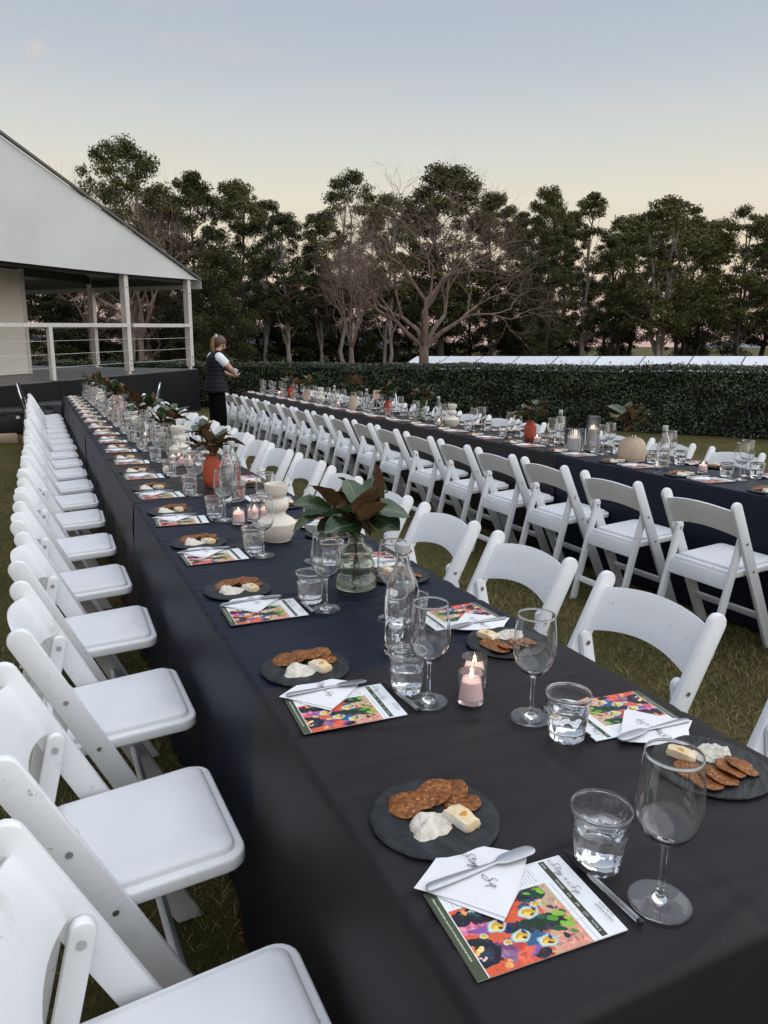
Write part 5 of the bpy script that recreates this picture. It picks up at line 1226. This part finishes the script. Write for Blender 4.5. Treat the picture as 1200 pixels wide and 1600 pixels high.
PROTO = {
 'tall':   gum(101, 12, 2.9, 0.36, 70, 190, 'gum_olive', 'bark_pale', forks=2),
 'olive':  gum(102, 12, 2.7, 0.22, 84, 190, 'gum_olive', 'bark_dark'),
 'dark':   gum(103, 12, 2.8, 0.10, 100, 200, 'gum_dark', 'bark_dark'),
 'dark2':  gum(104, 12, 2.6, 0.34, 70, 190, 'gum_dark', 'bark_pale', forks=2),
 'pale':   gum(105, 12, 2.6, 0.38, 60, 170, 'gum_olive', 'bark_pale', forks=2),
 'bright': gum(106, 12, 3.0, 0.26, 84, 190, 'gum_bright', 'bark_pale', forks=3),
 'bright2':gum(107, 12, 2.7, 0.30, 74, 190, 'gum_bright', 'bark_dark', forks=2),
 'sparse': gum(108, 12, 2.0, 0.22, 60, 150, 'gum_bright', 'bark_pale', dense=0.8),
 'low':    gum(109, 8, 3.0, 0.03, 84, 190, 'gum_dark', 'bark_dark'),
}
PH = {k: 12 for k in PROTO}; PH['low'] = 8
PW = dict(tall=2.9, olive=2.7, dark=2.8, dark2=2.6, pale=2.6, bright=3.0, bright2=2.7, sparse=1.9, low=3.0)
TREES = [
 (205,44,232,78,'tall','tall gum rising highest behind the marquee roof'), (120,54,330,70,'dark','dense gum behind the marquee, lower than the tall one'), (30,56,350,80,'dark2',None), (262,58,300,60,'dark',None),
 (310,46,278,64,'dark','dark rounded gum just past the marquee eave'), (377,50,292,60,'olive',None), (345,42,395,60,'low',None), (452,47,338,60,'dark2',None), (415,60,318,52,'dark2',None), (503,50,335,46,'dark2',None),
 (548,49,280,64,'pale','gum with twin pale trunks beside the bare spreading tree'), (600,51,310,52,'pale','gum with a single pale trunk behind the bare spreading tree'), (690,54,268,84,'olive','broad gum whose crown stands behind the bare spreading tree'), (640,64,335,60,'dark2',None), (765,57,308,58,'olive',None),
 (815,62,335,48,'dark',None), (846,52,300,44,'olive','narrow gum topping the dense dark one, past the bare tree'), (852,45,362,44,'dark','dense dark upright gum directly behind the hedge'), (910,53,306,44,'sparse','slender sparse gum with sky showing through'), (960,54,340,56,'bright2',None),
 (1025,47,315,84,'bright','wide light green gum with several leaning trunks'), (1088,60,350,52,'olive',None), (1150,47,326,64,'bright2','light green gum with forked trunk near the canopy'), (1225,48,330,76,'bright',None), (1300,50,330,80,'olive',None),
 (400,66,440,70,'low',None), (730,66,425,70,'low',None), (330,60,440,70,'low',None), (450,62,450,60,'low',None), (520,64,440,60,'low',None), (655,64,440,60,'low',None), (600,60,455,50,'low',None), (940,66,440,60,'low',None), (1060,54,328,62,'bright2','light green gum between the wide gum and the forked gum'), (1192,55,338,62,'olive',None), (985,60,338,56,'olive',None), (878,60,335,46,'dark',None), (1100,66,450,70,'low',None), (480,64,430,70,'low',None), (560,66,440,70,'low',None), (820,66,430,60,'low',None), (250,50,450,60,'low',None), (80,50,440,80,'low',None), (160,56,430,70,'low',None),
 (-60,50,330,80,'dark',None), (-140,56,300,90,'olive',None), (1400,52,320,90,'bright2',None)]
rt_ = random.Random(77)
GEN = {'low': 'low dark bushy gum filling the gaps between the taller trunks', 'dark': 'dense dark green gum in the tree belt beyond the hedge', 'dark2': 'dark gum with pale stems deep in the tree belt',
       'olive': 'olive green gum in the tree belt beyond the hedge', 'bright2': 'light green gum with dark trunk in the tree belt', 'bright': 'light green gum with pale trunks at the belt\'s open end'}
for (x, dep, yt, hwp, kind, lab) in TREES:
    top = at(x, yt, dep); H = top.z - gz(top.x, top.y); k = H/PH[kind]; kw = (hwp/F_PX*dep)/PW[kind]
    base = at(x, 556, dep)
    t_ = thing('gum_tree', lab or GEN[kind], 'tree', (base.x, base.y, gz(base.x, base.y)-0.05), (0, 0, rt_.uniform(0, 6.28)), 'gum trees beyond the hedge', (kw, kw, k))
    tr, crn = PROTO[kind]; ob('trunk', tr, t_); ob('crown', crn, t_)
b1 = bare(3, 10, 4, 8); b2 = bare(8, 10, 4, 7)
def baretree(x, dep, yt, w, pr, rz, lab):
    top = at(x, yt, dep); H = top.z; base = at(x, 560, dep)
    t_ = thing('bare_tree', lab, 'tree', (base.x, base.y, -0.05), (0, 0, rz), 'leafless trees', (w, w, H/10)); ob('trunk', pr[0], t_); ob('twigs', pr[1], t_)
baretree(662, 34, 262, 1.0, b1, 0.4, 'large leafless spreading tree with reddish twigs behind the hedge')
baretree(222, 42, 262, 0.75, b2, 1.5, 'leafless tree with pale twigs behind the marquee roof')
baretree(548, 46, 330, 0.5, b2, 3.1, 'smaller leafless tree in front of the twin pale trunks')
baretree(145, 48, 230, 0.6, b2, 2.2, 'leafless pale crown poking up beside the tall gum over the marquee')
baretree(236, 46, 430, 0.8, b2, 4.6, 'low leafless tree seen between the marquee posts')
# dry scrub under the trees
rg = np.random.default_rng(5); P = []
for i in range(170):
    x = rg.uniform(-120, 1350); dep = rg.uniform(40, 74); c = at(x, 556, dep); h = rg.uniform(0.8, 2.2); m_ = 90
    g_ = rg.normal(0, 1, (m_, 3))*np.array([0.8, 0.8, 0.38])*h*0.6; g_[:, 2] = np.abs(g_[:, 2]) ; P.append(g_ + np.array([c.x, c.y, gz(c.x, c.y)]))
P = np.concatenate(P); a, b_ = leafcloud(P, np.tile([0,0,.5], (len(P), 1)), 0.26, 0.3, rg, 1.0)
tag(ob('undergrowth', mesh_np('undergrowth', a, b_, 'scrub')), 'dry brown undergrowth beneath the tree belt', 'undergrowth', kind='stuff')

# ------------------------------------------------------------------ woman by the hedge table
def skinned(name, verts, edges, radii, root, mat, sub=2):
    me = bpy.data.meshes.new(name); me.from_pydata([Vector(v) for v in verts], edges, []); o = bpy.data.objects.new(name, me); C.objects.link(o)
    md = o.modifiers.new('skin', 'SKIN'); md.use_smooth_shade = True; md.branch_smoothing = 0.4
    for i, r_ in enumerate(radii): me.skin_vertices[0].data[i].radius = r_ if isinstance(r_, tuple) else (r_, r_)
    me.skin_vertices[0].data[root].use_root = True
    ms = o.modifiers.new('sub', 'SUBSURF'); ms.levels = sub; ms.render_levels = sub
    dg = bpy.context.evaluated_depsgraph_get(); out = bpy.data.meshes.new_from_object(o.evaluated_get(dg)); bpy.data.objects.remove(o)
    out.name = name; out.materials.clear(); out.materials.append(MAT[mat]); out.polygons.foreach_set('use_smooth', [True]*len(out.polygons)); return out
wx, wy = 2.16, 11.45
pw = thing('person', 'woman in dark quilted vest and black trousers, ponytail, looking down at her hands', 'person', (wx, wy, gz(wx, wy)), (0, 0, R(-78)))
bv = [(0,-.01,.93),(0,-.02,1.10),(0,-.01,1.26),(0,.0,1.39),(0,.035,1.445),(0,.06,1.50),                                   # 0-5 spine, neck
      (.15,-.005,1.365),(.205,.16,1.185),(.07,.275,1.115),(.02,.305,1.105),                                              # 6-9 right arm
      (-.15,-.005,1.365),(-.20,.13,1.17),(-.06,.27,1.09),(-.01,.30,1.085),                                               # 10-13 left arm
      (.09,-.01,.88),(.10,.02,.49),(.10,-.03,.09),(.105,.09,.035),(-.09,-.01,.88),(-.10,.02,.49),(-.10,-.03,.09),(-.105,.09,.035)]
be = [(0,1),(1,2),(2,3),(3,4),(4,5),(3,6),(6,7),(7,8),(8,9),(3,10),(10,11),(11,12),(12,13),(0,14),(14,15),(15,16),(16,17),(0,18),(18,19),(19,20),(20,21)]
br = [(.14,.10),(.12,.09),(.13,.09),(.09,.07),.05,.048, .058,.042,.028,.022, .058,.042,.028,.022, .085,.055,.038,.03,.085,.055,.038,.03]
# head grown from the neck as the same figure
bv += [(0,.085,1.555),(0,.105,1.62)]; be += [(5,22),(22,23)]; br += [(.076,.088),(.066,.080)]
ob('body', skinned('body', bv, be, br, 0, 'skin'), pw)
def ellip(c, r, n=16, m_=10, fn=None, rot=None):
    v, f = [], []
    for j in range(m_+1):
        for i in range(n):
            a, b_ = 2*math.pi*i/n, math.pi*j/m_; q = Vector((math.sin(b_)*math.cos(a), math.sin(b_)*math.sin(a), math.cos(b_)))
            q = Vector((q.x*r[0], q.y*r[1], q.z*r[2]))
            if fn: q = fn(q)
            if rot is not None: q = rot @ q
            v.append(q + Vector(c))
    for j in range(m_):
        for i in range(n): f.append((j*n+i, j*n+(i+1) % n, (j+1)*n+(i+1) % n, (j+1)*n+i))
    return v, f
tilt = Matrix.Rotation(R(-32), 3, 'X'); hc = Vector((0, .088, 1.575))
# face details and hands as children
mb = MB(); mb.add(*ellip(hc + tilt @ Vector((0, .088, -.012)), (.011, .018, .022), 8, 6)); ob('nose', mb.mesh('nose', 'skin', 60), pw)
for s_ in (-1, 1):
    mb = MB(); mb.add(*ellip(hc + tilt @ Vector((.074*s_, .0, -.01)), (.008, .018, .028), 8, 6)); ob('ear', mb.mesh('ear', 'skin', 60), pw)
    mb = MB(); mb.add(*ellip(hc + tilt @ Vector((.030*s_, .077, .018)), (.012, .006, .007), 8, 6)); ob('eye', mb.mesh('eye', 'ink', 60), pw)
mb = MB(); mb.add(*ellip(hc + tilt @ Vector((0, .078, -.050)), (.022, .006, .006), 8, 6)); ob('mouth', mb.mesh('mouth', 'terracotta', 60), pw)
def hand(px, py, pz, sgn):
    mb = MB(); c = Vector((px, py, pz)); mb.add(*ellip(c, (.024, .038, .018), 10, 8))
    for k, L in enumerate((.052, .060, .056, .044)):
        b0 = c + Vector((-sgn*(.018-.012*k), .030, -.002)); mb.tube([b0, b0+Vector((0,L*.5,.010)), b0+Vector((-sgn*.01,L*.8,.030))], [.0085,.008,.006], 6)
    b0 = c + Vector((-sgn*.022, .0, .004)); mb.tube([b0, b0+Vector((-sgn*.016,.022,.014)), b0+Vector((-sgn*.012,.042,.026))], [.010,.009,.007], 6)
    return mb.mesh('hand', 'skin', 60)
ob('hand', hand(.025, .315, 1.10, 1), pw); ob('hand', hand(-.02, .31, 1.08, -1), pw)
def hairfn(q):
    return q
v, f = ellip((0,0,0), (.086, .104, .104), 22, 14, rot=tilt)
v = [Vector(p) + hc + Vector((0, -.012, .022)) for p in v]
keep = lambda q: (tilt.transposed() @ (q - hc)).y < 0.055 and not ((tilt.transposed() @ (q - hc)).z < -0.045 and (tilt.transposed() @ (q-hc)).y > -.02)
f = [q for q in f if all(keep(v[i]) for i in q)]
mb = MB(); mb.add(v, f); hair = ob('hair', mb.mesh('hair', 'hair', 60, fix=False), pw)
root_ = hc + tilt @ Vector((0, -.108, .052))
mb = MB(); rr = random.Random(4)
for k in range(16):
    a = rr.uniform(0, 6.28); q = rr.uniform(0, 1); ox, oy = math.cos(a)*q, math.sin(a)*q; L = rr.uniform(.36, .48)
    pts = [root_ + Vector((ox*.012, oy*.012, 0)), root_ + Vector((ox*.030, -.045+oy*.02, -.03)), root_ + Vector((ox*.050, -.070+oy*.028+.010*math.sin(k), -.14)), root_ + Vector((ox*.055+.012*math.sin(k*2), -.060+oy*.03, -.24)), root_ + Vector((ox*.045, -.055+oy*.03+.014*math.cos(k), -L))]
    mb.tube(spline(pts, 4), [.013]*2 + [.019]*12 + [.010, .006, .002], 6)
ob('ponytail', mb.mesh('ponytail', 'hair_blonde', 60), hair)
mb = MB(); n = 14
tor = [root_ + Vector((.026*math.cos(2*math.pi*i/n), -.012+.010*math.sin(2*math.pi*i/n), .004+.026*math.sin(2*math.pi*i/n))) for i in range(n+1)]; mb.tube(tor, .011, 7); ob('hair_tie', mb.mesh('hair_tie', 'tshirt', 60), hair)
# quilted vest: stacked puffs
rows = []
prof = [(.84,.236,.176),(.90,.228,.168),(.98,.208,.152),(1.06,.180,.130),(1.14,.172,.125),(1.22,.176,.126),(1.30,.178,.122),(1.36,.160,.108),(1.405,.105,.085),(1.445,.072,.072),(1.47,.066,.068)]
v, f = [], []; n = 28; zs = []
for i in range(len(prof)-1):
    for k in range(6):
        t_ = k/6; a, b_ = prof[i], prof[i+1]; zs.append(tuple(a[q]+(b_[q]-a[q])*t_ for q in range(3)))
zs.append(prof[-1])
for (z, rx, ry) in zs:
    puff = 0.010*abs(math.sin((z-.84)/0.062*math.pi))**0.6 if z < 1.38 else 0.004
    cyy = -.01 + (.03*max(0, z-1.36)/.1)
    for i in range(n):
        a = 2*math.pi*i/n; v.append(((rx+puff)*math.cos(a), cyy+(ry+puff)*math.sin(a), z + .006*math.sin(a*5+z*40)))
for j in range(len(zs)-1):
    for i in range(n): f.append((j*n+i, j*n+(i+1) % n, (j+1)*n+(i+1) % n, (j+1)*n+i))
mb = MB(); mb.add(v, f); ob('vest', mb.mesh('vest', 'vest', 60), pw, None, None)
for s_ in (-1, 1):
    e_ = Vector((.205, .16, 1.185)) if s_ > 0 else Vector((-.20, .13, 1.17)); a = Vector((.155*s_, -.005, 1.362)); b_ = a.lerp(e_, 0.55)
    mb = MB(); mb.tube([Vector((.09*s_, -.005, 1.375)), Vector((.125*s_, -.005, 1.378)), a, a.lerp(b_, .4), a.lerp(b_, .75), b_], [.05, .068, .074, .072, .070, .068], 14); ob('sleeve', mb.mesh('sleeve', 'tshirt', 60), pw)
tv = [(0,-.01,.98),(0,-.01,.90),(.095,-.01,.82),(.11,.01,.49),(.115,-.01,.06),(-.095,-.01,.82),(-.11,.01,.49),(-.115,-.01,.06)]
ob('trousers', skinned('trousers', tv, [(0,1),(1,2),(2,3),(3,4),(1,5),(5,6),(6,7)], [(.165,.115),(.17,.125),(.105,.11),.092,.098,(.105,.11),.092,.098], 0, 'trousers'), pw)
for s_ in (-1, 1):
    mb = MB(); mb.add(*ellip((.108*s_, .045, .035), (.042, .125, .035), 12, 8)); ob('shoe', mb.mesh('shoe', 'tub_black', 60), pw)
ctr = MB().lathe([(0,0),(.030,0),(.036,.075),(.034,.075),(.028,.004),(0,.004)], 20).mesh('cup', 'tshirt', 50)
tag(ob('cup', ctr, None, (wx+.31, wy+.10, gz(wx, wy)+1.115), (R(25), R(15), 0)), 'small white cup held in the woman\'s hands', 'cup')
